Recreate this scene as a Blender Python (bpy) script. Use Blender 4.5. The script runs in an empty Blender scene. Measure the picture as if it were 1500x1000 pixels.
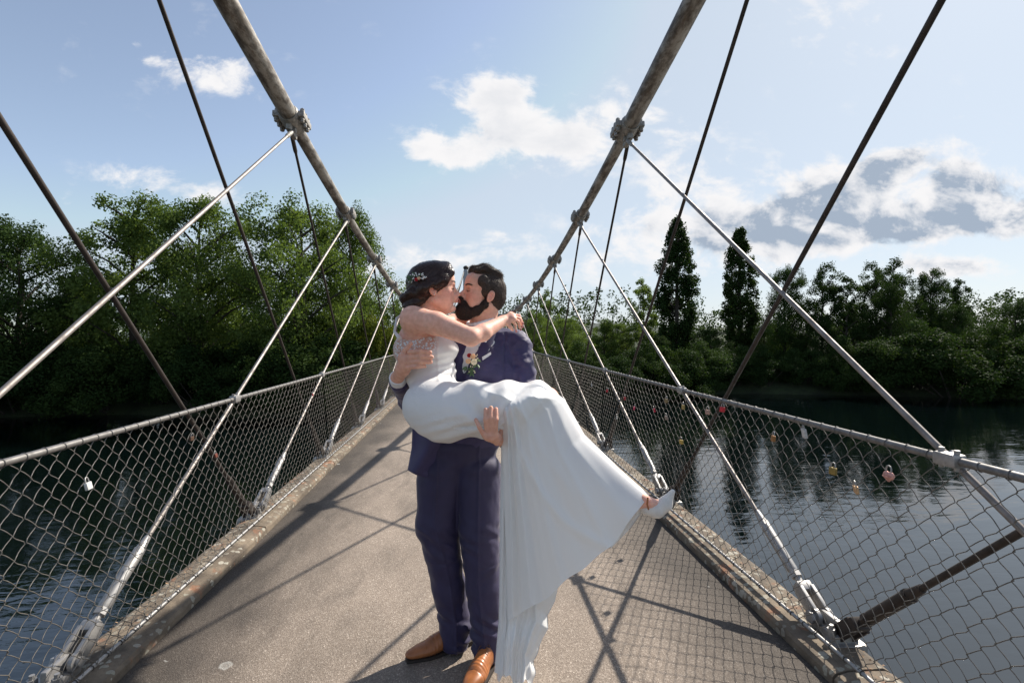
import bpy, bmesh, math, random
import numpy as np
from mathutils import Vector, Matrix
random.seed(7)
rng = np.random.default_rng(11)
SC = bpy.context.scene
COL = SC.collection
R = math.radians

# ------------------------------------------------------------------ camera
FPX, YAW, PITCH, ROLL = 743.2, 0.0891, 0.0139, 0.0086
EYE = 1.5
cam_d = bpy.data.cameras.new('camera')
cam_d.sensor_width = 36.0
cam_d.lens = FPX / 1500.0 * 36.0
cam_d.clip_start = 0.05
cam_d.clip_end = 6000.0
cam = bpy.data.objects.new('camera', cam_d)
COL.objects.link(cam)
cam.matrix_world = (Matrix.Translation((0, 0, EYE)) @ Matrix.Rotation(-YAW, 4, 'Z') @
                    Matrix.Rotation(R(90) - PITCH, 4, 'X') @ Matrix.Rotation(-ROLL, 4, 'Z'))
SC.camera = cam

# ------------------------------------------------------------------ light
SUN = Vector((0.925, 0.688, 1.0)).normalized()
SUN_EL = math.asin(SUN.z)
SUN_AZ = math.atan2(SUN.x, SUN.y)          # clockwise from +Y
ld = bpy.data.lights.new('sun', 'SUN')
ld.energy = 3.9
ld.angle = R(0.55)
ld.color = (1.0, 0.93, 0.83)
sun = bpy.data.objects.new('sun', ld)
COL.objects.link(sun)
sun.rotation_euler = (-SUN).to_track_quat('-Z', 'Y').to_euler()

SC.view_settings.view_transform = 'Standard'
SC.view_settings.look = 'None'
SC.view_settings.gamma = 1.0
SC.view_settings.use_curve_mapping = False
SC.view_settings.exposure = 0.94
SC.cycles.max_bounces = 6
SC.cycles.diffuse_bounces = 3
SC.cycles.glossy_bounces = 3
SC.cycles.transparent_max_bounces = 12
SC.cycles.use_denoising = True

# ------------------------------------------------------------------ sky
world = bpy.data.worlds.new('World')
SC.world = world
world.use_nodes = True
def build_sky():
    nt = world.node_tree; N = nt.nodes; L = nt.links; N.clear()
    out = N.new('ShaderNodeOutputWorld'); bg = N.new('ShaderNodeBackground')
    bg.inputs[1].default_value = 0.088
    sky = N.new('ShaderNodeTexSky'); sky.sky_type = 'NISHITA'; sky.sun_disc = False
    sky.sun_elevation = SUN_EL; sky.sun_rotation = SUN_AZ
    sky.air_density = 1.0; sky.dust_density = 0.6; sky.ozone_density = 1.6
    tc = N.new('ShaderNodeTexCoord'); sep = N.new('ShaderNodeSeparateXYZ')
    L.new(tc.outputs['Generated'], sep.inputs[0])
    def M(op, a, b=None, c=None, clamp=False):
        n = N.new('ShaderNodeMath'); n.operation = op; n.use_clamp = clamp
        for i, v in enumerate((a, b, c)):
            if v is None: continue
            if isinstance(v, (int, float)): n.inputs[i].default_value = v
            else: L.new(v, n.inputs[i])
        return n.outputs[0]
    def V(op, a, b=None, out_i=0):
        n = N.new('ShaderNodeVectorMath'); n.operation = op
        for i, v in enumerate((a, b)):
            if v is None: continue
            if isinstance(v, tuple): n.inputs[i].default_value = v
            else: L.new(v, n.inputs[i])
        return n.outputs[out_i]
    x, y, z = sep.outputs
    ys = M('MAXIMUM', y, 0.02)
    u = M('DIVIDE', x, ys); v = M('DIVIDE', z, ys)
    cv = N.new('ShaderNodeCombineXYZ'); L.new(u, cv.inputs[0]); L.new(v, cv.inputs[1])
    uv = cv.outputs[0]
    # billowing edges
    n1 = N.new('ShaderNodeTexNoise'); n1.inputs['Scale'].default_value = 9.0; n1.inputs['Detail'].default_value = 9
    n1.inputs['Roughness'].default_value = 0.62; n1.inputs['Distortion'].default_value = 0.25
    st = V('MULTIPLY', uv, (1.0, 1.55, 1.0)); L.new(st, n1.inputs['Vector'])
    n2 = N.new('ShaderNodeTexNoise'); n2.inputs['Scale'].default_value = 9.0; n2.inputs['Detail'].default_value = 7
    n2.inputs['Roughness'].default_value = 0.6; n2.inputs['Distortion'].default_value = 0.25
    L.new(V('ADD', st, (0.028, 0.034, 0.0)), n2.inputs['Vector'])
    def blob(px, py, rx, ry, w, tilt=0.0):
        # centre and radii in thousandths of the tangent plane straight ahead
        c = V('SUBTRACT', uv, ((px - 684) / 743.0, (489 - py) / 743.0, 0.0))
        if tilt:
            r = N.new('ShaderNodeVectorRotate'); r.rotation_type = 'Z_AXIS'
            L.new(c, r.inputs['Vector']); r.inputs['Angle'].default_value = -tilt; c = r.outputs[0]
        c = V('MULTIPLY', c, (743.0 / rx, 743.0 / ry, 0.0))
        d = V('DOT_PRODUCT', c, c, 1)
        g = M('POWER', 2.718, M('MULTIPLY', d, -1.0))
        return M('MULTIPLY', g, w)
    def total(lst):
        s = None
        for b in lst:
            g = blob(*b); s = g if s is None else M('ADD', s, g)
        return s
    white = [(735, 138, 58, 34, 1.15), (650, 222, 60, 30, 1.1), (760, 195, 90, 44, 1.15), (842, 205, 52, 36, .75),
             (952, 176, 95, 55, .42), (930, 140, 60, 30, .3),
             (345, 122, 68, 34, .85), (262, 108, 26, 14, .5), (236, 90, 14, 12, .45),
             (240, 268, 66, 22, .62), (335, 288, 80, 20, .55), (160, 300, 60, 14, .3),
             (700, 375, 90, 26, .7), (590, 384, 60, 22, .5), (870, 330, 60, 40, .42),
             (905, 390, 90, 40, .5), (750, 345, 40, 16, .5), (960, 330, 50, 26, .5), (880, 280, 40, 22, .35), (540, 395, 50, 14, .4), (1020, 300, 95, 60, .55), (1050, 240, 110, 46, .4),
             (1300, 25, 80, 50, .4), (1200, 10, 60, 50, .3), (1460, 150, 50, 14, .35), (1470, 190, 40, 12, .35),
             (1130, 380, 130, 34, .42), (1310, 288, 60, 34, .5), (1240, 240, 110, 24, .45, .2), (1450, 240, 60, 30, .5)]
    grey = [(1225, 290, 150, 36, 1.5, .34), (1345, 228, 60, 22, 1.1, .3), (1130, 332, 110, 34, 1.2), (1250, 335, 100, 24, 1.2), (1475, 262, 66, 32, 1.3, .1),
            (1420, 318, 125, 30, 1.5, .10), (1445, 386, 85, 17, 1.3), (1590, 300, 140, 60, .8)]
    W = total(white); G = total(grey)
    # scattered clouds over the rest of the dome, so that the sky goes on
    dome = N.new('ShaderNodeTexNoise'); dome.inputs['Scale'].default_value = 1.7; dome.inputs['Detail'].default_value = 8
    dome.inputs['Roughness'].default_value = 0.58
    dn = N.new('ShaderNodeCombineXYZ'); zz = M('ADD', M('MAXIMUM', z, 0.0), 0.22)
    L.new(M('DIVIDE', x, zz), dn.inputs[0]); L.new(M('DIVIDE', y, zz), dn.inputs[1]); L.new(dn.outputs[0], dome.inputs['Vector'])
    side = M('MAXIMUM', M('MULTIPLY', M('SUBTRACT', M('ABSOLUTE', M('SUBTRACT', u, 0.09)), 1.15), 2.0, clamp=True),
             M('MULTIPLY', M('SUBTRACT', v, 0.78), 2.0, clamp=True))
    D = M('MULTIPLY', M('MULTIPLY', M('SUBTRACT', dome.outputs[0], 0.5), 4.0, clamp=True), side)
    base = M('ADD', M('ADD', W, G), D)
    dens = M('ADD', base, M('MULTIPLY', M('SUBTRACT', n1.outputs[0], 0.5), 3.3))
    a = N.new('ShaderNodeMapRange'); a.interpolation_type = 'SMOOTHSTEP'; L.new(dens, a.inputs[0])
    a.inputs[1].default_value = 0.30; a.inputs[2].default_value = 0.98
    alpha = M('MULTIPLY', a.outputs[0], M('MULTIPLY', M('ADD', base, 0.12), 1.6, clamp=True))
    # thick middles are grey, thin rims and billows towards the sun are bright
    relief = M('SUBTRACT', n1.outputs[0], n2.outputs[0])
    gd = M('ADD', G, M('ADD', M('MULTIPLY', M('SUBTRACT', n1.outputs[0], 0.5), 1.5), M('MULTIPLY', relief, -3.2)))
    core = N.new('ShaderNodeMapRange'); core.interpolation_type = 'SMOOTHSTEP'; L.new(gd, core.inputs[0])
    core.inputs[1].default_value = 0.30; core.inputs[2].default_value = 1.9
    wcore = N.new('ShaderNodeMapRange'); wcore.interpolation_type = 'SMOOTHSTEP'
    L.new(M('ADD', dens, M('MULTIPLY', relief, -3.0)), wcore.inputs[0])
    wcore.inputs[1].default_value = 0.65; wcore.inputs[2].default_value = 1.7
    n3 = N.new('ShaderNodeTexNoise'); n3.inputs['Scale'].default_value = 12.0; n3.inputs['Detail'].default_value = 8
    n3.inputs['Roughness'].default_value = 0.6; n3.inputs['Distortion'].default_value = 0.5; L.new(st, n3.inputs['Vector'])
    puffy = M('ADD', 0.12, M('MULTIPLY', M('ADD', n3.outputs[0], M('MULTIPLY', relief, -3.0)), 1.25))
    shade = M('ADD', M('MULTIPLY', core.outputs[0], puffy), M('MULTIPLY', wcore.outputs[0], 0.24), clamp=True)
    cm = N.new('ShaderNodeMix'); cm.data_type = 'RGBA'
    L.new(shade, cm.inputs[0]); cm.inputs[6].default_value = CLOUD_LIT; cm.inputs[7].default_value = CLOUD_GREY
    mx = N.new('ShaderNodeMix'); mx.data_type = 'RGBA'
    hs = N.new('ShaderNodeHueSaturation'); hs.inputs['Saturation'].default_value = 0.78; L.new(sky.outputs[0], hs.inputs['Color'])
    # sky colour is capped so the side near the sun doesn't burn out
    gm = N.new('ShaderNodeMix'); gm.data_type = 'RGBA'; gm.blend_type = 'DARKEN'; gm.inputs[0].default_value = .8
    L.new(hs.outputs[0], gm.inputs[6]); gm.inputs[7].default_value = (3.6, 4.1, 4.65, 1)
    L.new(alpha, mx.inputs[0]); L.new(gm.outputs[2], mx.inputs[6]); L.new(cm.outputs[2], mx.inputs[7])
    L.new(mx.outputs[2], bg.inputs[0]); L.new(bg.outputs[0], out.inputs[0])
CLOUD_LIT = (5.6, 5.55, 5.6, 1); CLOUD_GREY = (2.3, 2.75, 3.4, 1)
build_sky()

# ------------------------------------------------------------------ helpers
def at(px, py, Y):
    """point at depth Y on the sight line used to measure the photograph"""
    a, b = px - 750.0, py - 500.0
    c, s = math.cos(ROLL), math.sin(ROLL)
    X, W = a * c - b * s, a * s + b * c
    v = Vector((X / FPX, 1.0, -W / FPX))
    c, s = math.cos(PITCH), math.sin(PITCH)
    v = Vector((v.x, v.y * c + v.z * s, -v.y * s + v.z * c))
    c, s = math.cos(YAW), math.sin(YAW)
    v = Vector((v.x * c + v.y * s, -v.x * s + v.y * c, v.z))
    t = Y / v.y
    return Vector((v.x * t, Y, EYE + v.z * t))

def tag(o, label=None, cat=None, group=None, kind=None):
    if label: o['label'] = label
    if cat: o['category'] = cat
    if group: o['group'] = group
    if kind: o['kind'] = kind
    return o

def empty(name, loc=(0, 0, 0), rz=0.0):
    o = bpy.data.objects.new(name, None); COL.objects.link(o)
    o.location = loc; o.rotation_euler = (0, 0, rz); o.empty_display_size = 0.2
    return o

def link(name, me, mat=None, parent=None, loc=None):
    """mesh coordinates are world coordinates unless loc is given (then local)"""
    o = bpy.data.objects.new(name, me); COL.objects.link(o)
    if mat is not None and not me.materials: me.materials.append(mat)
    if parent is not None:
        o.parent = parent
        if loc is None:
            q = parent; L_ = Vector((0, 0, 0))
            while q is not None: L_ += Vector(q.location); q = q.parent
            o.location = -L_
        else: o.location = loc
    elif loc is not None: o.location = loc
    return o

def mesh_np(name, V, F, smooth=True):
    V = np.asarray(V, np.float32); F = np.asarray(F, np.int32)
    me = bpy.data.meshes.new(name)
    me.vertices.add(len(V)); me.vertices.foreach_set('co', V.ravel())
    n, k = F.shape
    me.loops.add(n * k); me.loops.foreach_set('vertex_index', F.ravel())
    me.polygons.add(n); me.polygons.foreach_set('loop_start', np.arange(0, n * k, k, dtype=np.int32))
    me.polygons.foreach_set('loop_total', np.full(n, k, np.int32))
    me.polygons.foreach_set('use_smooth', np.full(n, smooth, bool))
    me.update(calc_edges=True); me.validate()
    return me

def vcol(me, name, rgb):
    a = me.color_attributes.new(name, 'FLOAT_COLOR', 'POINT')
    arr = np.ones((len(me.vertices), 4), np.float32); arr[:, :3] = rgb
    a.data.foreach_set('color', arr.ravel())

class MB:
    """collects boxes, tubes and plates for one part"""
    def __init__(s): s.v = []; s.f = []
    def add(s, V, F):
        o = len(s.v); s.v += [tuple(p) for p in V]; s.f += [tuple(i + o for i in q) for q in F]
    def box(s, c, size, rot=None, bev=0.0):
        hx, hy, hz = [q / 2 for q in size]
        M3 = rot if rot is not None else Matrix.Identity(3)
        c = Vector(c)
        if bev <= 0:
            V = [c + M3 @ Vector((sx * hx, sy * hy, sz * hz)) for sx in (-1, 1) for sy in (-1, 1) for sz in (-1, 1)]
            s.add(V, [(0, 1, 3, 2), (4, 6, 7, 5), (0, 4, 5, 1), (2, 3, 7, 6), (0, 2, 6, 4), (1, 5, 7, 3)])
            return
        bm = bmesh.new(); bmesh.ops.create_cube(bm, size=1.0)
        for q in bm.verts: q.co = Vector((q.co.x * size[0], q.co.y * size[1], q.co.z * size[2]))
        bmesh.ops.bevel(bm, geom=bm.edges[:], offset=bev, segments=2, profile=0.6, affect='EDGES')
        bm.verts.ensure_lookup_table()
        V = [c + M3 @ q.co for q in bm.verts]; F = [tuple(q.index for q in f.verts) for f in bm.faces]
        bm.free(); s.add(V, F)
    def tube(s, pts, rad, n=10, cap=True):
        pts = [Vector(p) for p in pts]
        if isinstance(rad, (int, float)): rad = [rad] * len(pts)
        V = []; F = []
        t0 = (pts[1] - pts[0]).normalized()
        ref = Vector((0, 0, 1)) if abs(t0.z) < 0.9 else Vector((1, 0, 0))
        a = t0.cross(ref).normalized()
        for i, p in enumerate(pts):
            if i == 0: t = pts[1] - pts[0]
            elif i == len(pts) - 1: t = pts[-1] - pts[-2]
            else: t = (pts[i + 1] - pts[i]).normalized() + (pts[i] - pts[i - 1]).normalized()
            t.normalize()
            a = (a - t * a.dot(t)).normalized(); b = t.cross(a)
            for k in range(n):
                w = 2 * math.pi * k / n
                V.append(p + (a * math.cos(w) + b * math.sin(w)) * rad[i])
        for i in range(len(pts) - 1):
            for k in range(n):
                k2 = (k + 1) % n
                F.append((i * n + k, i * n + k2, (i + 1) * n + k2, (i + 1) * n + k))
        if cap:
            F.append(tuple(range(n - 1, -1, -1))); F.append(tuple((len(pts) - 1) * n + k for k in range(n)))
        s.add(V, F)
    def ball(s, c, r, rot=None, nu=12, nv=8):
        if isinstance(r, (int, float)): r = (r, r, r)
        V = []; F = []; M3 = rot if rot is not None else Matrix.Identity(3); c = Vector(c)
        for i in range(1, nv):
            th = math.pi * i / nv
            for k in range(nu):
                ph = 2 * math.pi * k / nu
                V.append(c + M3 @ Vector((r[0] * math.sin(th) * math.cos(ph), r[1] * math.sin(th) * math.sin(ph), r[2] * math.cos(th))))
        V.append(c + M3 @ Vector((0, 0, r[2]))); V.append(c + M3 @ Vector((0, 0, -r[2])))
        T, B = len(V) - 2, len(V) - 1
        for i in range(nv - 2):
            for k in range(nu):
                k2 = (k + 1) % nu
                F.append((i * nu + k, (i + 1) * nu + k, (i + 1) * nu + k2, i * nu + k2))
        for k in range(nu):
            k2 = (k + 1) % nu
            F.append((T, k, k2)); F.append((B, (nv - 2) * nu + k2, (nv - 2) * nu + k))
        s.add(V, F)
    def mesh(s, name, smooth=True, angle=None):
        me = bpy.data.meshes.new(name); me.from_pydata([tuple(v) for v in s.v], [], s.f); me.update()
        if smooth:
            me.polygons.foreach_set('use_smooth', np.ones(len(me.polygons), bool))
            me.set_sharp_from_angle(angle=angle or R(40))
        return me
    def build(s, name, mat, parent=None, smooth=True, loc=None):
        return link(name, s.mesh(name, smooth), mat, parent, loc)

# value noise for numpy
def _h(ix, iy, iz, seed):
    n = (ix * 374761393 + iy * 668265263 + iz * 2147483647 + seed * 1274126177) & 0xffffffff
    n = ((n ^ (n >> 13)) * 1274126177) & 0xffffffff
    return ((n ^ (n >> 16)) & 0xffff) / 65535.0
def vnoise(P, scale=1.0, seed=0):
    Q = np.asarray(P, np.float64) * scale
    I = np.floor(Q).astype(np.int64); f = Q - I; f = f * f * (3 - 2 * f)
    r = 0
    for dx in (0, 1):
        for dy in (0, 1):
            for dz in (0, 1):
                w = (f[:, 0] if dx else 1 - f[:, 0]) * (f[:, 1] if dy else 1 - f[:, 1]) * (f[:, 2] if dz else 1 - f[:, 2])
                r = r + w * _h(I[:, 0] + dx, I[:, 1] + dy, I[:, 2] + dz, seed)
    return r * 2 - 1
def fbm(P, scale=1.0, oct=3, seed=0):
    r = 0; a = 1.0
    for o in range(oct): r = r + a * vnoise(P, scale * 2 ** o, seed + o * 17); a *= 0.5
    return r

# ------------------------------------------------------------------ materials
def mat_new(name):
    m = bpy.data.materials.new(name); m.use_nodes = True
    nt = m.node_tree; b = nt.nodes['Principled BSDF']
    return m, nt, b
def N_(nt, t, **kw):
    n = nt.nodes.new(t)
    for k, v in kw.items():
        if k in n.inputs: n.inputs[k].default_value = v
        else: setattr(n, k, v)
    return n
def coords(nt, scale=(1, 1, 1), kind='Object'):
    tc = nt.nodes.new('ShaderNodeTexCoord'); mp = nt.nodes.new('ShaderNodeMapping')
    mp.inputs['Scale'].default_value = scale
    nt.links.new(tc.outputs[kind], mp.inputs[0]); return mp.outputs[0]
def noise(nt, vec, scale, detail=5, rough=0.55, dist=0.0):
    n = N_(nt, 'ShaderNodeTexNoise'); n.inputs['Scale'].default_value = scale; n.inputs['Detail'].default_value = detail
    n.inputs['Roughness'].default_value = rough; n.inputs['Distortion'].default_value = dist
    nt.links.new(vec, n.inputs['Vector']); return n.outputs[0]
def ramp(nt, fac, stops):
    r = nt.nodes.new('ShaderNodeValToRGB'); nt.links.new(fac, r.inputs[0]); e = r.color_ramp.elements
    while len(e) < len(stops): e.new(0.5)
    for el, (p, c) in zip(e, stops):
        el.position = p; el.color = (c, c, c, 1) if isinstance(c, (int, float)) else (*c, 1)
    return r.outputs[0]
def mixc(nt, fac, a, b, mode='MIX'):
    m = nt.nodes.new('ShaderNodeMix'); m.data_type = 'RGBA'; m.blend_type = mode
    for i, v in ((0, fac), (6, a), (7, b)):
        if isinstance(v, (int, float)): m.inputs[i].default_value = v
        elif isinstance(v, tuple): m.inputs[i].default_value = (*v, 1) if len(v) == 3 else v
        else: nt.links.new(v, m.inputs[i])
    return m.outputs[2]
def bump(nt, b, height, strength=0.3, dist=0.01):
    n = nt.nodes.new('ShaderNodeBump'); n.inputs['Strength'].default_value = strength; n.inputs['Distance'].default_value = dist
    nt.links.new(height, n.inputs['Height']); nt.links.new(n.outputs[0], b.inputs['Normal'])
def math_(nt, op, a, b=0.0, clamp=False):
    n = nt.nodes.new('ShaderNodeMath'); n.operation = op; n.use_clamp = clamp
    for i, v in enumerate((a, b)):
        if isinstance(v, (int, float)): n.inputs[i].default_value = v
        else: nt.links.new(v, n.inputs[i])
    return n.outputs[0]
def simple(name, col, rough=0.5, metal=0.0, var=0.15, scale=30.0, bstr=0.0, spec=None):
    m, nt, b = mat_new(name)
    c = coords(nt); n = noise(nt, c, scale)
    lo = tuple(q * (1 - var) for q in col); hi = tuple(min(1, q * (1 + var)) for q in col)
    nt.links.new(ramp(nt, n, [(0.3, lo), (0.7, hi)]), b.inputs['Base Color'])
    b.inputs['Roughness'].default_value = rough; b.inputs['Metallic'].default_value = metal
    if spec is not None: b.inputs['Specular IOR Level'].default_value = spec
    if bstr: bump(nt, b, n, bstr, 0.003)
    return m

def m_asphalt():
    m, nt, b = mat_new('asphalt'); c = coords(nt)
    fine = noise(nt, c, 260, 2, 0.6); vor = N_(nt, 'ShaderNodeTexVoronoi'); vor.inputs['Scale'].default_value = 200
    nt.links.new(c, vor.inputs['Vector'])
    stone = ramp(nt, vor.outputs['Color'], [(0.0, (.088, .068, .052)), (0.55, (.132, .106, .084)), (0.8, (.170, .140, .113)), (1.0, (.29, .25, .21))])
    big = noise(nt, c, 1.3, 6, 0.6)
    # worn paler towards the middle of the deck, darker near the kerbs
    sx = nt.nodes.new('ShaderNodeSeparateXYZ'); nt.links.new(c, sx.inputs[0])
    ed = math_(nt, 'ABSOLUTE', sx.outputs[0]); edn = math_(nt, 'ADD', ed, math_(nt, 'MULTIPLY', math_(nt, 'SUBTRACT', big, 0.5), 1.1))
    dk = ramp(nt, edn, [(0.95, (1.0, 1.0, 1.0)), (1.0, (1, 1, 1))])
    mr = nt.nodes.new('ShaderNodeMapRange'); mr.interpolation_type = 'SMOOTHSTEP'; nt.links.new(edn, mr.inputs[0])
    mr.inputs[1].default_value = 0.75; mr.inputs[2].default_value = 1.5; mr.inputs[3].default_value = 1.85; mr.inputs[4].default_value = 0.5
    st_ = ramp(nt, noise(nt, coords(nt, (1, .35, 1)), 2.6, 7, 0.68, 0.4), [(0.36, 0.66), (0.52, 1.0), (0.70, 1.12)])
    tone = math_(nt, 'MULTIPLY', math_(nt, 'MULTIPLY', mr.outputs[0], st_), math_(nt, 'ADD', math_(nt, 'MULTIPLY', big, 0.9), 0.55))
    v = nt.nodes.new('ShaderNodeVectorMath'); v.operation = 'SCALE'
    nt.links.new(stone, v.inputs[0]); nt.links.new(tone, v.inputs['Scale'])
    # pale gum and lichen spots
    sp = N_(nt, 'ShaderNodeTexVoronoi'); sp.inputs['Scale'].default_value = 3.1; sp.inputs['Randomness'].default_value = 1
    wv = nt.nodes.new('ShaderNodeVectorMath'); wv.operation = 'ADD'; nt.links.new(c, wv.inputs[0])
    nn = N_(nt, 'ShaderNodeTexNoise'); nn.inputs['Scale'].default_value = 22; nt.links.new(c, nn.inputs['Vector'])
    w2 = nt.nodes.new('ShaderNodeVectorMath'); w2.operation = 'SCALE'; w2.inputs['Scale'].default_value = 0.03
    nt.links.new(nn.outputs['Color'], w2.inputs[0]); nt.links.new(w2.outputs[0], wv.inputs[1]); nt.links.new(wv.outputs[0], sp.inputs['Vector'])
    ring = ramp(nt, sp.outputs['Distance'], [(0.0, 0.45), (0.055, 0.5), (0.085, 1.0), (0.11, 0.0)])
    sel = math_(nt, 'GREATER_THAN', noise(nt, c, 2.3, 1), 0.44)
    ew = nt.nodes.new('ShaderNodeMapRange'); nt.links.new(ed, ew.inputs[0]); ew.inputs[1].default_value = 0.85; ew.inputs[2].default_value = 1.2
    spot = math_(nt, 'MULTIPLY', math_(nt, 'MULTIPLY', ring, sel), math_(nt, 'MULTIPLY', ew.outputs[0], 0.95))
    spot = math_(nt, 'MULTIPLY', spot, ramp(nt, fine, [(0.35, 0.3), (0.6, 1.0)]))
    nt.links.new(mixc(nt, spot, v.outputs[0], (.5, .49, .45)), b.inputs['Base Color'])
    b.inputs['Roughness'].default_value = 0.85
    h = math_(nt, 'ADD', math_(nt, 'MULTIPLY', vor.outputs['Distance'], 1.0), fine)
    bump(nt, b, h, 0.55, 0.004)
    return m
def m_kerb():
    m, nt, b = mat_new('kerb_concrete'); c = coords(nt)
    base = ramp(nt, noise(nt, c, 5, 8, 0.65), [(0.32, (.060, .046, .034)), (0.52, (.150, .118, .085)), (0.72, (.26, .205, .145))])
    v = N_(nt, 'ShaderNodeTexVoronoi'); v.inputs['Scale'].default_value = 23
    nn = N_(nt, 'ShaderNodeTexNoise'); nn.inputs['Scale'].default_value = 30; nt.links.new(c, nn.inputs['Vector'])
    w2 = nt.nodes.new('ShaderNodeVectorMath'); w2.operation = 'SCALE'; w2.inputs['Scale'].default_value = 0.03
    wv = nt.nodes.new('ShaderNodeVectorMath'); wv.operation = 'ADD'
    nt.links.new(nn.outputs['Color'], w2.inputs[0]); nt.links.new(c, wv.inputs[0]); nt.links.new(w2.outputs[0], wv.inputs[1]); nt.links.new(wv.outputs[0], v.inputs['Vector'])
    disc = ramp(nt, v.outputs['Distance'], [(0.0, 0.8), (0.28, 0.85), (0.36, 1.0), (0.42, 0.0)])
    sepc = nt.nodes.new('ShaderNodeSeparateColor'); nt.links.new(v.outputs['Color'], sepc.inputs[0])
    sel = math_(nt, 'MULTIPLY', math_(nt, 'GREATER_THAN', sepc.outputs[0], 0.45), ramp(nt, noise(nt, c, 2.2, 2), [(0.35, 0.35), (0.55, 1.0)]))
    lich = mixc(nt, sepc.outputs[1], (.46, .43, .36), (.30, .29, .23))
    col = mixc(nt, math_(nt, 'MULTIPLY', disc, math_(nt, 'MULTIPLY', sel, 0.85)), base, lich)
    rust = ramp(nt, noise(nt, c, 9, 4), [(0.58, 0.0), (0.68, 0.7)])
    col = mixc(nt, rust, col, (.28, .12, .06))
    nt.links.new(col, b.inputs['Base Color']); b.inputs['Roughness'].default_value = 0.9
    bump(nt, b, math_(nt, 'ADD', noise(nt, c, 60, 6, 0.7), math_(nt, 'MULTIPLY', disc, 0.3)), 0.6, 0.006)
    return m
def m_tube():
    m, nt, b = mat_new('weathered_galvanised'); c = coords(nt, (1, 0.35, 1))
    n = noise(nt, c, 11, 9, 0.72); n2 = noise(nt, c, 48, 4, 0.6)
    col = ramp(nt, n, [(0.36, (.05, .040, .030)), (0.47, (.15, .13, .11)), (0.55, (.30, .28, .25)), (0.70, (.42, .40, .37))])
    col = mixc(nt, ramp(nt, n2, [(0.56, 0.0), (0.66, 0.65)]), col, (.12, .085, .05))
    nt.links.new(col, b.inputs['Base Color']); b.inputs['Metallic'].default_value = 0.25
    b.inputs['Roughness'].default_value = 0.55; bump(nt, b, n2, 0.25, 0.003)
    return m
def m_metal(name, col, rough=0.35, metal=0.85, dirt=0.4, scale=25):
    m, nt, b = mat_new(name); c = coords(nt)
    n = noise(nt, c, scale, 7, 0.65)
    cc = ramp(nt, n, [(0.3, tuple(q * (1 - dirt) for q in col)), (0.6, col)])
    nt.links.new(cc, b.inputs['Base Color']); b.inputs['Metallic'].default_value = metal
    nt.links.new(ramp(nt, n, [(0.3, min(1, rough + 0.25)), (0.7, rough)]), b.inputs['Roughness'])
    return m
def m_water():
    m, nt, b = mat_new('river_water'); c = coords(nt)
    b.inputs['Base Color'].default_value = (.0015, .0036, .0038, 1); b.inputs['Roughness'].default_value = 0.03
    b.inputs['IOR'].default_value = 1.6; b.inputs['Specular IOR Level'].default_value = .85
    mp = nt.nodes.new('ShaderNodeMapping'); mp.inputs['Scale'].default_value = (0.55, 1.25, 1); mp.inputs['Rotation'].default_value = (0, 0, R(12))
    nt.links.new(c, mp.inputs[0])
    n1 = noise(nt, mp.outputs[0], 1.5, 4, 0.5, 0.4); n2 = noise(nt, mp.outputs[0], 0.22, 3, 0.5, 0.3)
    calm = ramp(nt, noise(nt, c, 0.035, 3, 0.5), [(0.4, 0.25), (0.6, 1.0)])
    h = math_(nt, 'ADD', math_(nt, 'MULTIPLY', n1, calm), math_(nt, 'MULTIPLY', n2, 1.6))
    bump(nt, b, h, 0.42, 0.08)
    return m
def m_leaf(name, dark, light, transl=0.35):
    m, nt, b = mat_new(name)
    at_ = nt.nodes.new('ShaderNodeAttribute'); at_.attribute_name = 'tint'
    oi = nt.nodes.new('ShaderNodeObjectInfo')
    f = math_(nt, 'ADD', at_.outputs['Fac'], math_(nt, 'MULTIPLY', math_(nt, 'SUBTRACT', oi.outputs['Random'], 0.5), 0.35), clamp=True)
    col = mixc(nt, f, dark, light)
    nt.links.new(col, b.inputs['Base Color']); b.inputs['Roughness'].default_value = 0.7
    b.inputs['Specular IOR Level'].default_value = 0.05
    tr = nt.nodes.new('ShaderNodeBsdfTranslucent')
    nt.links.new(mixc(nt, 1.0, col, (1.25, 1.3, 0.6), 'MULTIPLY'), tr.inputs[0])
    mx = nt.nodes.new('ShaderNodeMixShader'); mx.inputs[0].default_value = transl
    out = nt.nodes['Material Output']
    nt.links.new(b.outputs[0], mx.inputs[1]); nt.links.new(tr.outputs[0], mx.inputs[2]); nt.links.new(mx.outputs[0], out.inputs[0])
    return m
def m_ground():
    m, nt, b = mat_new('river_bank_grass'); c = coords(nt)
    nt.links.new(ramp(nt, noise(nt, c, 0.35, 8, 0.7), [(0.35, (.018, .022, .010)), (0.6, (.04, .06, .018)), (0.8, (.07, .075, .03))]), b.inputs['Base Color'])
    b.inputs['Roughness'].default_value = 0.95; bump(nt, b, noise(nt, c, 4, 6, 0.7), 0.8, 0.3)
    return m
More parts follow.
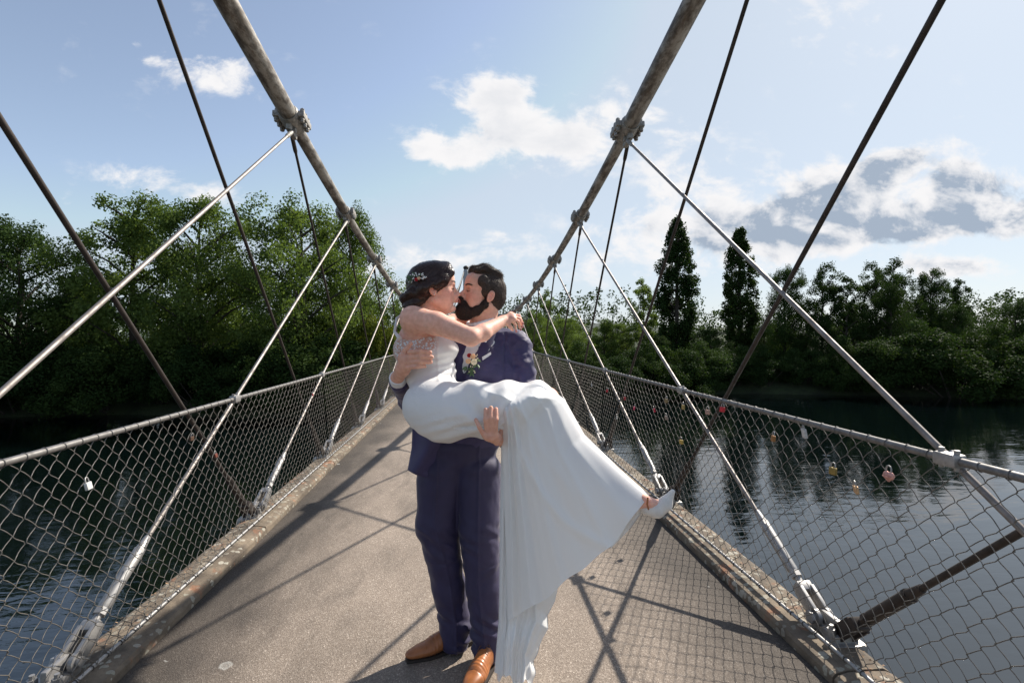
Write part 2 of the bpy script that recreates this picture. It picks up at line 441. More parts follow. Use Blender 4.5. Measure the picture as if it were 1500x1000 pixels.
MT = dict(
    asphalt=m_asphalt(), kerb=m_kerb(), tube=m_tube(), water=m_water(), ground=m_ground(),
    cast=m_metal('cast_steel_clamp', (.36, .34, .31), 0.5, 0.45, 0.5, 40),
    rod=m_metal('bright_steel_rod', (.30, .27, .25), 0.45, 0.75, 0.3, 20),
    darkrod=m_metal('dull_steel_rod', (.06, .048, .042), 0.5, 0.5, 0.4, 20),
    fitting=m_metal('polished_steel_fitting', (.38, .37, .36), 0.42, 0.75, 0.25, 60),
    rail=m_metal('galvanised_rail', (.22, .21, .20), 0.42, 0.6, 0.4, 30),
    wire=m_metal('galvanised_wire', (.20, .185, .165), 0.45, 0.55, 0.4, 60),
    tie=m_metal('dark_wire_tie', (.10, .09, .08), 0.55, 0.5, 0.3, 60),
    paint=m_metal('grey_painted_steel', (.36, .37, .38), 0.5, 0.1, 0.2, 6),
    leaf=m_leaf('broadleaf', (.024, .050, .013), (.165, .225, .065), .42),
    leaf_dark=m_leaf('dark_leaf', (.014, .032, .010), (.052, .086, .026), 0.28),
    leaf_yel=m_leaf('yellow_green_leaf', (.05, .08, .014), (.16, .17, .03)),
    leaf_shore=m_leaf('shore_leaf', (.012, .029, .009), (.050, .080, .022), 0.25),
    bark=simple('bark', (.055, .045, .035), 0.9, 0, 0.35, 6, 0.5),
    under=simple('concrete_underside', (.2, .19, .18), 0.9),
)
# ------------------------------------------------------------------ river, banks
WZ = -8.0
def grid_sheet(name, xs, ys, zf, mat, kind='structure'):
    X, Y = np.meshgrid(xs, ys, indexing='ij'); Z = zf(X, Y)
    V = np.stack([X, Y, Z], -1).reshape(-1, 3); nx, ny = X.shape
    i, j = np.meshgrid(np.arange(nx - 1), np.arange(ny - 1), indexing='ij'); a = (i * ny + j).ravel()
    F = np.stack([a, a + ny, a + ny + 1, a + 1], -1)
    o = link(name, mesh_np(name, V, F), mat); tag(o, kind=kind); return o
o = grid_sheet('river_water', np.array([-3000, 3000.]), np.array([-3000, 3000.]), lambda X, Y: X * 0 + WZ, MT['water'])
def shore(X):   # distance of the far waterline
    return 66 + 3 * np.sin(X * 0.05) + 2 * np.sin(X * 0.13 + 1) + np.where(X > 18, 6 * np.exp(-((X - 37) / 12) ** 2), 0) + np.abs(X) * 0.03
def far_bank(X, Y):
    d = Y - shore(X)
    z = WZ + np.where(d < 0, d * 0.35, 3.2 * (1 - np.exp(-np.maximum(d, 0) / 5.0)) + np.maximum(d, 0) * 0.012)
    return z + 0.5 * np.sin(X * 0.11 + Y * 0.07) * np.clip(d / 10, 0, 1)
xs = np.concatenate([np.linspace(-3000, -220, 12), np.linspace(-210, 210, 140), np.linspace(220, 3000, 12)])
ys = np.concatenate([np.linspace(60, 110, 50), np.linspace(115, 300, 20), np.linspace(400, 3000, 8)])
grid_sheet('far_bank_ground', xs, ys, far_bank, MT['ground'])
grid_sheet('near_bank_ground', xs, -np.concatenate([np.linspace(18, 60, 12), np.linspace(80, 3000, 8)]),
           lambda X, Y: WZ - 1 + np.clip((-Y - 18) * 0.35, 0, 7.5), MT['ground'])
def low_hills():
    xs = np.linspace(-900, 900, 90); ys = np.array([380., 430, 520, 640])
    f = lambda X, Y: -6 + (Y > 400) * (7 + 3 * np.sin(X * 0.006 + 1) + 4 * np.sin(X * 0.017) + np.random.default_rng(2).random(X.shape) * 2.5) * (1 + (Y > 500) * 0.35)
    return f, xs, ys
f_, xs_, ys_ = low_hills()
grid_sheet('wooded_hill', xs_, ys_, f_, simple('far_woodland', (.032, .045, .034), 0.95, 0, 0.35, 0.15))

# ------------------------------------------------------------------ trees
def leaf_cloud(centers, radii, n, size, seed, squash=1.0, tint_by_height=True):
    """leaf-sized quads spread through clumps; returns V, F, tint"""
    r = np.random.default_rng(seed)
    w = radii ** 2.2; w = w / w.sum()
    idx = r.choice(len(centers), n, p=w)
    d = r.normal(size=(n, 3)); d /= np.linalg.norm(d, axis=1)[:, None]
    rad = r.random(n) ** 0.42
    rad *= 1 + 0.25 * r.normal(size=n) * (r.random(n) < 0.25)
    C = centers[idx] + d * (radii[idx] * rad)[:, None] * np.array([1, 1, squash])
    nrm = d * 0.55 + r.normal(size=(n, 3)) * 0.6 + np.array([0, 0, 0.35]); nrm /= np.linalg.norm(nrm, axis=1)[:, None]
    t = np.cross(nrm, r.normal(size=(n, 3))); t /= np.linalg.norm(t, axis=1)[:, None]; b = np.cross(nrm, t)
    s = size * (0.6 + 0.8 * r.random(n))[:, None]
    V = np.stack([C - t * s * .5, C + b * s * .34, C + t * s * .5, C - b * s * .34], 1).reshape(-1, 3)
    F = np.arange(n * 4).reshape(-1, 4)
    clump = r.random(len(centers))
    tint = np.clip(0.15 + 0.5 * clump[idx] + 0.35 * r.random(n), 0, 1)
    return V, F, np.repeat(tint, 4)
def limbs_mesh(name, segs):
    mb = MB()
    for pts, rad in segs: mb.tube(pts, rad, 7, cap=False)
    return mb.mesh(name)
def bushy_tree_mesh(seed, H, Wd, n, size, low=0.12, gaps=0.3, topness=1.0):
    r = np.random.default_rng(seed)
    cs = []; rs = []; segs = []
    top = Vector((r.normal() * .4, r.normal() * .4, H * 0.86))
    trunk = [Vector((0, 0, -1)), Vector((r.normal() * .2, r.normal() * .2, H * .3)), Vector((r.normal() * .4, r.normal() * .4, H * .6)), top]
    segs.append((trunk, [H * .022, H * .016, H * .010, H * .003]))
    nl = 34
    for k in range(nl):
        h = H * (low + (0.93 - low) * (k + r.random()) / nl)
        q = (h / H - low) / (1 - low)
        env = Wd * 0.5 * (math.sin(math.pi * min(1, 0.16 + q * 0.80)) ** 0.75) * (0.78 + 0.38 * r.random())
        ang = k * 2.399 + r.normal() * .3
        base = Vector((0, 0, max(H * .1, h - env * 0.5)))
        tip = Vector((math.cos(ang) * env * 0.82, math.sin(ang) * env * 0.82, h))
        mid = base.lerp(tip, .5) + Vector((0, 0, env * 0.06))
        segs.append(([base, mid, tip], [H * .0075, H * .005, H * .0015]))
        for m in range(7):
            t = 0.38 + 0.66 * (m + r.random()) / 7
            c = base.lerp(tip, t) + Vector(r.normal(size=3)) * env * 0.17
            cs.append(c); rs.append((0.050 + 0.075 * r.random()) * Wd * (0.85 + .3 * (1 - q)))
    cs += [top + Vector(r.normal(size=3)) * Wd * .05 for _ in range(5)]; rs += [Wd * .06] * 5
    cs = np.array([tuple(c) for c in cs]); rs = np.array(rs)
    keep = r.random(len(cs)) > gaps * 0.5; cs, rs = cs[keep], rs[keep]
    V, F, t = leaf_cloud(cs, rs, n, size, seed + 1, 0.8)
    me = mesh_np('crown', V, F, False); vcol(me, 'tint', np.repeat(t[:, None], 3, 1))
    return me, limbs_mesh('trunk', segs)
def poplar_mesh(seed, H, Wd, n, size):
    r = np.random.default_rng(seed); cs = []; rs = []; segs = [([Vector((0, 0, -1)), Vector((0, 0, H * .5)), Vector((0, 0, H * .97))], [H * .016, H * .01, .03])]
    for k in range(330):
        q = r.random() ** 0.9; h = H * (0.06 + 0.92 * q)
        env = Wd * .5 * min(1, (1.03 - q) * 2.6) ** 0.7 * min(1, 0.55 + q * 1.6) * (0.8 + .3 * r.random())
        a = r.random() * 6.283; rr = env * (0.35 + 0.6 * r.random() ** .5)
        cs.append((math.cos(a) * rr, math.sin(a) * rr, h)); rs.append(Wd * (.085 + .075 * r.random()) * (1.1 - .5 * q))
        if k % 5 == 0: segs.append(([Vector((0, 0, h * .8)), Vector((math.cos(a) * rr, math.sin(a) * rr, h))], [.07, .02]))
    V, F, t = leaf_cloud(np.array(cs), np.array(rs), n, size, seed + 1, 1.6)
    me = mesh_np('crown', V, F, False); vcol(me, 'tint', np.repeat(t[:, None], 3, 1))
    return me, limbs_mesh('trunk', segs)
def loose_tree_mesh(seed, H, Wd, n, size):
    """tall thin crown with sky showing through, bare lower trunk"""
    r = np.random.default_rng(seed); cs = []; rs = []
    segs = [([Vector((0, 0, -1)), Vector((.2, 0, H * .45)), Vector((-.1, .1, H * .95))], [H * .014, H * .009, .03])]
    for k in range(26):
        h = H * (.32 + .66 * (k + r.random()) / 26); q = (h / H - .32) / .68
        env = Wd * .5 * (math.sin(math.pi * (0.2 + 0.74 * q)) ** .7) * (.6 + .6 * r.random()); a = k * 2.4 + r.normal() * .4
        b = Vector((0, 0, h - env * .9)); t = Vector((math.cos(a) * env, math.sin(a) * env, h))
        segs.append(([b, b.lerp(t, .5), t], [.10, .06, .02]))
        for m in range(4):
            c = b.lerp(t, .45 + .6 * r.random()) + Vector(r.normal(size=3)) * .5
            cs.append(tuple(c)); rs.append(Wd * (.055 + .07 * r.random()))
    V, F, t = leaf_cloud(np.array(cs), np.array(rs), n, size, seed + 1, 0.9)
    me = mesh_np('crown', V, F, False); vcol(me, 'tint', np.repeat(t[:, None], 3, 1))
    return me, limbs_mesh('trunk', segs)
def shrub_mesh(seed, H, Wd, n, size):
    r = np.random.default_rng(seed); cs = []; rs = []; segs = []
    for k in range(60):
        a = r.random() * 6.283; rr = Wd * .42 * r.random() ** .5; hmax = H * (1 - 0.55 * (rr / (Wd * .42)) ** 2)
        h = hmax * (.08 + .86 * r.random()); cs.append((math.cos(a) * rr, math.sin(a) * rr, h)); rs.append(Wd * (.07 + .07 * r.random()))
        if k % 6 == 0: segs.append(([Vector((math.cos(a) * rr * .2, math.sin(a) * rr * .2, -1)), Vector((math.cos(a) * rr, math.sin(a) * rr, h))], [.12, .03]))
    V, F, t = leaf_cloud(np.array(cs), np.array(rs), n, size, seed + 1, 0.85)
    me = mesh_np('crown', V, F, False); vcol(me, 'tint', np.repeat(t[:, None], 3, 1))
    return me, limbs_mesh('trunk', segs)
PROTO = {
    'bushyA': (bushy_tree_mesh(1, 22, 17, 50000, .28), 22), 'bushyB': (bushy_tree_mesh(5, 22, 15, 46000, .28, .1, .45), 22),
    'bushyC': (bushy_tree_mesh(9, 22, 20, 64000, .27, .05, .1), 22),
    'poplar': (poplar_mesh(21, 24, 5.6, 34000, .30), 24), 'poplarB': (poplar_mesh(25, 24, 5.0, 30000, .30), 24),
    'looseA': (loose_tree_mesh(31, 20, 8, 13000, .28), 20), 'looseB': (loose_tree_mesh(35, 20, 10, 15000, .28), 20),
    'shrubA': (shrub_mesh(41, 9, 12, 30000, .25), 9), 'shrubB': (shrub_mesh(45, 9, 11, 27000, .25), 9),
}
def mat_copy(me, mat):
    m2 = me.copy(); m2.materials.clear(); m2.materials.append(mat); return m2
_mc = {}
def tree(kind, px, top, Y, name, label, cat, group, leaf, wide=1.0, rot=0.0):
    """px, top: where the crown's tip stands when seen from the bridge; Y: its distance"""
    (crown, trunk), H = PROTO[kind]
    p = at(px, top, Y); g = float(far_bank(np.array(p.x), np.array(Y)))
    t = empty(name, (p.x, Y, g), rot)
    k = (p.z - g) / H; t.scale = (k * wide, k * wide, k)
    if (kind, leaf) not in _mc: _mc[(kind, leaf)] = mat_copy(crown, MT[leaf])
    if not trunk.materials: trunk.materials.append(MT['bark'])
    link('trunk', trunk, None, t, (0, 0, 0)); link('crown', _mc[(kind, leaf)], None, t, (0, 0, 0))
    tag(t, label, cat, group)
    return t
BG = 'broad trees along the far bank'; SG = 'bushes overhanging the far waterline'
T = 'broadleaf_tree'
rows = [
 ('bushyC', 25, 312, 72, T, 'dark dense round-topped tree at the left edge of the far bank', 'leaf_dark', 1.0, .3),
 ('bushyC', -115, 330, 76, T, 'dark tree cut off by the left edge of the photo', 'leaf_dark', 1.0, 1.9),
 ('bushyB', 192, 268, 72, T, 'tall loose-crowned tree, left one of the pair behind the crossing rods', 'leaf', .92, 2.0),
 ('bushyA', 292, 276, 70, T, 'tall airy tree just right of the loose-crowned one on the left bank', 'leaf', .82, 4.0),
 ('bushyA', 440, 284, 68, T, 'sunlit big green tree below the left suspension tube', 'leaf', .92, .9),
 ('bushyC', 512, 296, 76, T, 'tall darker tree directly behind the upper left clamps', 'leaf', .62, 3.1),
 ('bushyB', 120, 400, 80, T, 'half-hidden tree in the gap between dark and loose crowns on left', 'leaf_dark', .9, 5.0),
 ('bushyC', 355, 385, 82, T, 'deep green tree filling the dip between the two tall left trees', 'leaf_dark', .9, 1.2),
 ('shrubA', 535, 432, 66, 'shrub', 'yellow-green bushy tree beside the far left end of the bridge', 'leaf_yel', .55, 0),
 ('bushyB', 590, 430, 84, T, 'small far tree beside the bride at the end of the bridge', 'leaf', .8, 2.2),
 ('poplar', 991, 318, 92, 'poplar_tree', 'taller columnar poplar, left one of the two on the right bank', 'leaf_dark', 1.12, 0),
 ('poplarB', 1083, 332, 92, 'poplar_tree', 'slightly shorter columnar poplar with two tips, right one of the pair', 'leaf_dark', 1.15, 1),
 ('looseA', 942, 408, 98, T, 'thin pale see-through tree left of the taller poplar', 'leaf', .9, 0),
 ('looseB', 800, 425, 105, T, 'slim pale tree just right of the groom beyond the bridge', 'leaf', .7, 1),
 ('bushyB', 885, 462, 94, T, 'low pale green tree between two hanger rods right of the bridge', 'leaf', 1.0, 1),
 ('bushyA', 830, 462, 88, T, 'rounded green tree behind the far right rods', 'leaf', 1.2, 2),
 ('bushyA', 1150, 384, 84, T, 'airy tree right of the poplars where the dark rod crosses', 'leaf_dark', .55, 3),
 ('looseB', 1205, 386, 82, T, 'gappy tree with sky showing through, middle of the right bank', 'leaf_dark', .9, 2),
 ('looseA', 1240, 404, 80, T, 'thin gappy tree at the right end of the see-through group', 'leaf_dark', 1.0, 4),
 ('looseB', 1282, 384, 84, T, 'tall dark tufted tree left of the highest right crown', 'leaf_dark', .8, 5),
 ('looseB', 1310, 380, 86, T, 'dark round tuft rising highest above the right bank bushes', 'leaf_dark', .9, .4),
 ('bushyB', 1365, 384, 84, T, 'broad dark crown on the right bank right of the highest tuft', 'leaf_dark', .62, 2.6),
 ('looseA', 1402, 408, 86, T, 'small dark pointed tree at the right end of the tall group', 'leaf_dark', .9, 3.3),
 ('bushyC', 1305, 412, 78, T, 'big mid-green bushy tree in front of the dark tufted trees', 'leaf_shore', .8, 1.0),
 ('bushyC', 1400, 446, 78, T, 'dark green rounded tree below the low cloud at right', 'leaf_dark', .9, 2.0),
 ('bushyC', 1490, 436, 90, T, 'dark tree cut by the right edge of the photo', 'leaf_dark', 1.0, 2.9),
 ('bushyC', 1600, 436, 84, T, 'dark tree beyond the right edge of the photo', 'leaf_dark', 1.1, .9),
 ('bushyC', 780, 452, 100, T, 'rounded green tree directly beyond the end of the bridge deck', 'leaf', 1.0, .2),
 ('bushyA', 905, 470, 100, T, 'olive green tree between the thin pale tree and the bridge', 'leaf', 1.3, 3.2),
 ('bushyC', 1120, 470, 92, T, 'rounded dark green tree between the poplars and the airy tree', 'leaf_dark', 1.1, 1.7),
 ('bushyC', 1250, 440, 88, T, 'full dark green tree behind the gappy group on the right', 'leaf_dark', .9, 4.7),
 ('bushyA', 1040, 478, 86, T, 'low tree at the foot of the two poplars', 'leaf_shore', 1.2, .5),
 ('bushyC', 1195, 455, 80, T, 'mid-green tree below the see-through group', 'leaf_shore', .8, 4.5),
 ('bushyB', 960, 486, 82, T, 'dark rounded tree at the left foot of the taller poplar', 'leaf_shore', 1.3, 5.5),
]
for i, (kind, px, top, Y, nm, lab, leaf, wide, rot) in enumerate(rows):
    cat = {'poplar_tree': 'poplar', 'shrub': 'bush'}.get(nm, 'tree')
    tree(kind, px, top, Y, nm, lab, cat, BG if nm == T else None, leaf, wide, rot)
# the waterline bushes, one by one, left to right
marks = ['below the dark left-edge tree', 'left of the first dark rod', 'where the first dark rod meets the rail', 'under the loose-crowned tree',
         'between the first two dark rods', 'below the airy tree', 'behind the second rail clamp on the left', 'under the sunlit tree',
         'beside the third left hanger', 'next to the yellow-green bush', 'close to the far left end of the bridge',
         'just beyond the far right end of the bridge', 'left of the pale green tree', 'between the thin hangers on the right',
         'below the thin pale tree', 'at the foot of the taller poplar', 'below the gap between the poplars', 'at the foot of the shorter poplar',
         'where the thick dark rod meets the right rail', 'beside the grassy landing spot', 'below the see-through group',
         'under the tufted trees', 'behind the bright rod on the right', 'above the big rail clamp', 'right of the big rail clamp', 'at the right edge of the photo', 'past the right edge']
sx = [-60, 25, 95, 165, 240, 305, 365, 425, 480, 530, 575, 800, 850, 895, 940, 985, 1030, 1070, 1115, 1180, 1235, 1290, 1345, 1400, 1455, 1505, 1560]
stop = [455, 470, 500, 480, 505, 485, 500, 480, 490, 480, 500, 505, 500, 510, 500, 492, 500, 495, 505, 500, 492, 478, 470, 468, 474, 470, 465]
for i, px in enumerate(sx):
    q = at(px, 520, 70); Y = float(shore(np.array(q.x))) + 1.2 + (i * 37 % 5) * 0.5
    tree('shrubA' if i % 2 else 'shrubB', px, stop[i], Y, 'bush', 'leafy bush overhanging the far waterline ' + marks[i], 'bush', SG,
         ['leaf_shore', 'leaf_dark', 'leaf_shore'][i % 3], 1.0 + .25 * ((i * 13) % 5) / 5, i * 1.7)
tag(grid_sheet('grass_landing', np.linspace(34, 44, 6), np.linspace(78, 92, 6), lambda X, Y: far_bank(X, Y) + 0.25,
    simple('mown_grass', (.10, .19, .03), 0.9, 0, 0.25, 3)), kind='structure')
# distant wood behind everything: nobody could count its trees
def far_wood():
    r = np.random.default_rng(77); n = 620
    x = r.uniform(-190, 230, n); y = r.uniform(104, 150, n); g = far_bank(x, y)
    h = 11.5 + 3.5 * np.sin(x * .05) + r.random(n) * 3
    C = []; Rr = []
    for i in range(n):
        for k in range(5):
            C.append((x[i] + r.normal() * 2, y[i] + r.normal() * 2, g[i] + h[i] * (.1 + .2 * k))); Rr.append(2.4 - .22 * k)
    V, F, t = leaf_cloud(np.array(C), np.array(Rr), 130000, .6, 5)
    me = mesh_np('distant_wood', V, F, False); vcol(me, 'tint', np.repeat(t[:, None], 3, 1))
    tag(link('distant_wood', me, MT['leaf_shore']), 'distant wood behind the trees of the far bank', 'wood', kind='stuff')
far_wood()
# ------------------------------------------------------------------ bridge deck
U = 2.003; Y0, Y1 = -14.0, 76.0
def sheet(name, x0, x1, y0, y1, z, th, mat, n=1):
    mb = MB(); L_ = (y1 - y0) / n
    for k in range(n): mb.box(((x0 + x1) / 2, y0 + (k + .5) * L_, z - th / 2), (x1 - x0, L_, th))
    return mb
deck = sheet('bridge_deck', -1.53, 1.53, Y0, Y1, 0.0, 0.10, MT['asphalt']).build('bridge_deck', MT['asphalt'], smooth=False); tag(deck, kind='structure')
slab = sheet('deck_slab', -1.76, 1.76, Y0, Y1, -0.104, 0.20, MT['under']).build('deck_slab', MT['under'], smooth=False); tag(slab, kind='structure')
# kerb stones: precast lengths with recessed joints, worn edges; each its own part
for sgn, side in ((-1, 'left'), (1, 'right')):
    r_ = np.random.default_rng(5 + sgn)
    root = empty('kerb', (sgn * 1.66, 0, 0)); tag(root, kind='structure')
    nk = 45; Lk = (Y1 - Y0) / nk
    for k in range(nk):
        ya, yb = Y0 + k * Lk + .006, Y0 + (k + 1) * Lk - .006
        ny = 22 if ya < 9 else 4
        ys = np.linspace(ya, yb, ny + 1)
        prof = [(1.534, -.10), (1.534, .035), (1.545, .052), (1.60, .060), (1.70, .058), (1.77, .056), (1.80, .040), (1.80, -.16)]
        V = []; F = []
        for y in ys:
            for j, (x, z) in enumerate(prof):
                e = 0.003 * r_.normal() if j in (1, 2, 5, 6) else 0.0
                V.append((sgn * (x + abs(e) * (1 if j < 4 else -1) - .002), y, z - abs(e) * .7))
        m = len(prof)
        for i in range(ny):
            for j in range(m - 1):
                q = (i * m + j, i * m + j + 1, (i + 1) * m + j + 1, (i + 1) * m + j); F.append(q if sgn > 0 else q[::-1])
        F.append(tuple(range(m)) if sgn < 0 else tuple(range(m))[::-1]); F.append(tuple(ny * m + j for j in (range(m)[::-1] if sgn < 0 else range(m))))
        me = bpy.data.meshes.new('kerb_stone'); me.from_pydata(V, [], F); me.update()
        link('kerb_stone', me, MT['kerb'], root)
    # leaf litter and grit lying along the kerb, outside the fence
    n = 500; yy = r_.uniform(0.6, 9, n) ; xx = 1.63 + r_.random(n) * .15; C = np.stack([sgn * xx, yy, np.full(n, .066)], -1)
    s = .003 + .009 * r_.random(n) ** 2
    a = r_.random(n) * 6.28; t = np.stack([np.cos(a), np.sin(a), r_.normal(size=n) * .3], -1) * s[:, None]; b = np.stack([-np.sin(a), np.cos(a), r_.normal(size=n) * .3], -1) * s[:, None] * .6
    V = np.stack([C - t, C + b, C + t, C - b], 1).reshape(-1, 3)
    me = mesh_np('leaf_litter', V, np.arange(4 * n).reshape(-1, 4), False)
    tag(link('leaf_litter', me, simple('dry_litter_' + side, (.26, .17, .10), .9, 0, .7, 90)), 'dry leaf bits and grit scattered on the %s kerb' % side, 'litter', kind='stuff')

# ------------------------------------------------------------------ main suspension tubes
XT, XB, ZB, XR, ZR, XL, ZL = 1.53, 1.723, 0.086, 1.640, 1.061, 1.612, 0.09
def tube_z(y):
    z = 4.4921 - .2633 * y + .0077 * y * y
    if y > 17.1:
        t = y - 17.1; z = (4.4921 - .2633 * 17.1 + .0077 * 17.1 ** 2) + (8.9 - 2.24) * (t / 41.0) ** 2
    return z
CL0 = 4.7066
def cy(k): return CL0 + k * U
UPPER = {-1: 2.15, -2: -0.3, -3: -3.0}      # clamps nearer than the frame shows
def xn(y): return 1 if y < 30 else 1 - (y - 30) / 27.5 * .86
def clamp_y(k): return UPPER.get(k, cy(k))
def frame_on(y):
    d = Vector((0, 1, (tube_z(y + .05) - tube_z(y - .05)) / .1)).normalized()
    up = Vector((1, 0, 0)).cross(d).normalized()
    return Matrix((Vector((1, 0, 0)), d, up)).transposed()
def make_clamp(y, sgn, parent, detail=True):
    """cast two-part saddle clamp with flanges, bolts and the lugs of both hangers"""
    M3 = frame_on(y); c = Vector((sgn * XT * xn(y), y, tube_z(y)))
    mb = MB(); L_ = .30; g = .84 if y < 5.5 else .70
    M3 = M3 @ Matrix.Scale(g, 3)
    mb.tube([c + M3 @ Vector((0, -L_ / 2, 0)), c + M3 @ Vector((0, -L_ / 2 + .03, 0)), c + M3 @ Vector((0, L_ / 2 - .03, 0)), c + M3 @ Vector((0, L_ / 2, 0))], [.094 * g, .106 * g, .106 * g, .094 * g], 20)
    for s in (-1, 1):
        mb.box(c + M3 @ Vector((s * .128, 0, 0)), (.065, .26, .062), M3, .008)      # flange where the halves meet
        for q in (-1, 0, 1):
            mb.tube([c + M3 @ Vector((s * .128, q * .085, -.052)), c + M3 @ Vector((s * .128, q * .085, .052))], .022, 10)
    mb.box(c + M3 @ Vector((0, 0, -.125)), (.05, .22, .08), M3, .01)                  # hanger lug below
    o = mb.build('clamp', MT['cast'], parent)
    if detail:
        for s in (-1, 1):
            for q in (-1, 0, 1):
                b = MB(); p = c + M3 @ Vector((s * .128, q * .085, 0))
                b.tube([p + M3 @ Vector((0, 0, -.078)), p + M3 @ Vector((0, 0, .082))], .011, 8)
                for zz in (-.062, .062): b.tube([p + M3 @ Vector((0, 0, zz - .01)), p + M3 @ Vector((0, 0, zz + .01))], .020, 6)
                bo = link('bolt', b.mesh('bolt'), MT['fitting'] if (q == 0) else MT['cast'], o, (0, 0, 0))
    return c
NCL = 26
CLAMPS = {}
for sgn, side in ((-1, 'left'), (1, 'right')):
    root = empty('suspension_tube', (sgn * XT, CL0, tube_z(CL0)))
    tag(root, 'thick weathered grey suspension tube sweeping down along the %s side of the bridge' % side, 'suspension cable', 'main suspension tubes of the footbridge')
    ys = np.concatenate([np.arange(-8, 4.6, .5), [4.68, 4.73, 5.2, 5.7, 6.2, 6.66, 6.74], np.arange(7, 17, .5), np.arange(17, 57.6, 1.2)])
    mb = MB(); mb.tube([(sgn * XT * (1 if y < 30 else 1 - (y - 30) / 27.5 * .86), y, tube_z(y)) for y in ys], [.072 if y < 4.71 else (.056 if y < 6.7 else .050) for y in ys], 20); mb.build('tube', MT['tube'], root)
    for k in range(-3, NCL - 4):
        y = clamp_y(k)
        CLAMPS[(sgn, k)] = make_clamp(y, sgn, root, k < 7)

# ------------------------------------------------------------------ hangers: a bright and a dull rod at every anchor
def rod_frame(a, b):
    d = (b - a).normalized(); x = d.cross(Vector((0, 0, 1))).normalized(); return d, x
ORD = ['first', 'second', 'third', 'fourth', 'fifth', 'sixth', 'seventh', 'eighth', 'ninth', 'tenth', 'eleventh', 'twelfth', 'thirteenth', 'fourteenth',
       'fifteenth', 'sixteenth', 'seventeenth', 'eighteenth', 'nineteenth', 'twentieth', 'twenty-first', 'twenty-second', 'twenty-third', 'twenty-fourth']
def anchor_at(k, sgn): return Vector((sgn * XB, 2.2626 + k * U, ZB))
def make_hanger(a, b, bright, label, group, detail, sgn):
    d, x = rod_frame(a, b); Ln = (b - a).length
    root = empty('hanger_rod', a); tag(root, label, 'steel rod', group)
    mat = MT['rod'] if bright else MT['darkrod']; rr = .0125 if bright else .0125
    s0 = .15; f_ = .82
    r1 = MB(); r1.tube([a + d * (s0 + .40), b - d * .13], rr, 10); r1.build('rod', mat, root)
    if detail:
        fm = MT['fitting'] if bright else MT['darkrod']
        s = MB()       # turnbuckle sleeve with lock nuts
        s.tube([a + d * s0, a + d * (s0 + .06)], .017, 10)
        s.tube([a + d * (s0 + .05), a + d * (s0 + .08)], .028, 6)
        s.tube([a + d * (s0 + .08), a + d * (s0 + .095), a + d * (s0 + .36), a + d * (s0 + .40), a + d * (s0 + .46)], [.023, .027, .027, .022, .016], 16)
        s.tube([a + d * (s0 + .36), a + d * (s0 + .385)], .029, 6)
        s.build('turnbuckle', fm, root)
        fk = MB()      # fork end: two rounded cheeks and a pin
        y_ = d.cross(x)
        for q in (-1, 1):
            c0 = a + x * q * .030
            fk.tube([c0 - x * .009, c0 + x * .009], .040, 16)
            fk.box(c0 + d * .07, (.018, .14, .070), Matrix((x, d, y_)).transposed(), .004)
        fk.box(a + d * .145, (.078, .05, .058), Matrix((x, d, y_)).transposed(), .012)
        fk.build('fork_end', fm, root)
        pn = MB(); pn.tube([a - x * .055, a + x * .055], .021, 12); pn.tube([a - x * .064, a - x * .05], .03, 6); pn.build('pin', fm, root)
    e = MB(); e.tube([b - d * .20, b - d * .17, b - d * .04], [rr, .019, .019], 10); e.tube([b - x * .022, b + x * .022], .023, 10)
    e.build('upper_socket', MT['cast'] if bright else mat, root)
    return root
HB = 'bright steel hanger rods leaning away from the camera'; HD = 'dull steel hanger rods leaning towards the camera'
RAILC = {-1: [], 1: []}
for sgn, side in ((-1, 'left'), (1, 'right')):
    for k in range(-2, 22):
        a = anchor_at(k, sgn)
        w = ORD[max(0, k + 1)] if k > -2 else 'nearest'
        det = k < 6
        if (sgn, k + 1) in CLAMPS:
            # bright rod: up and away to the clamp beyond
            b = CLAMPS[(sgn, k + 1)] + Vector((-sgn * .02, -.03, -.10))
            make_hanger(a + Vector((-sgn * .015, .05, .03)), b, True, 'bright steel rod, %s of those leaning away from the camera on the %s side' % (w, side), HB, det, sgn)
            t = (ZR - a.z) / (b.z - a.z); RAILC[sgn].append((a + (b - a) * t, (b - a).normalized(), k))
        if (sgn, k - 3) in CLAMPS and not (sgn < 0 and k == 0):
            b = CLAMPS[(sgn, k - 3)] + Vector((sgn * .02, .03, -.10))
            make_hanger(a + Vector((sgn * .02, -.05, .0)), b, False, 'dull dark steel rod, %s of those leaning towards the camera on the %s side' % (w, side), HD, det, sgn)
        # anchor casting bolted to the deck edge
        root = empty('anchor_bracket', a); det and None
        tag(root, 'cast steel anchor bracket at the deck edge, %s from the camera on the %s side' % (w, side), 'bracket', 'anchor brackets along the deck edge')
        m1 = MB(); m1.box(a + Vector((sgn * .01, 0, -.035)), (.11, .17, .085), None, .014); m1.box(a + Vector((sgn * .02, -.06, -.075)), (.16, .10, .10), None, .012)
        m1.box(a + Vector((0, .0, .012)), (.028, .13, .10), None, .01)
        m1.build('casting', MT['fitting'], root)
        if det:
            for q in ((-.045, -.06), (.05, -.06), (.0, .075)):
                b_ = MB(); p = a + Vector((q[0], q[1], .0)); b_.tube([p, p + Vector((0, 0, .035))], .019, 6); b_.tube([p + Vector((0, 0, .03)), p + Vector((0, 0, .052))], .010, 8)
                b_.build('bolt', MT['fitting'], root)

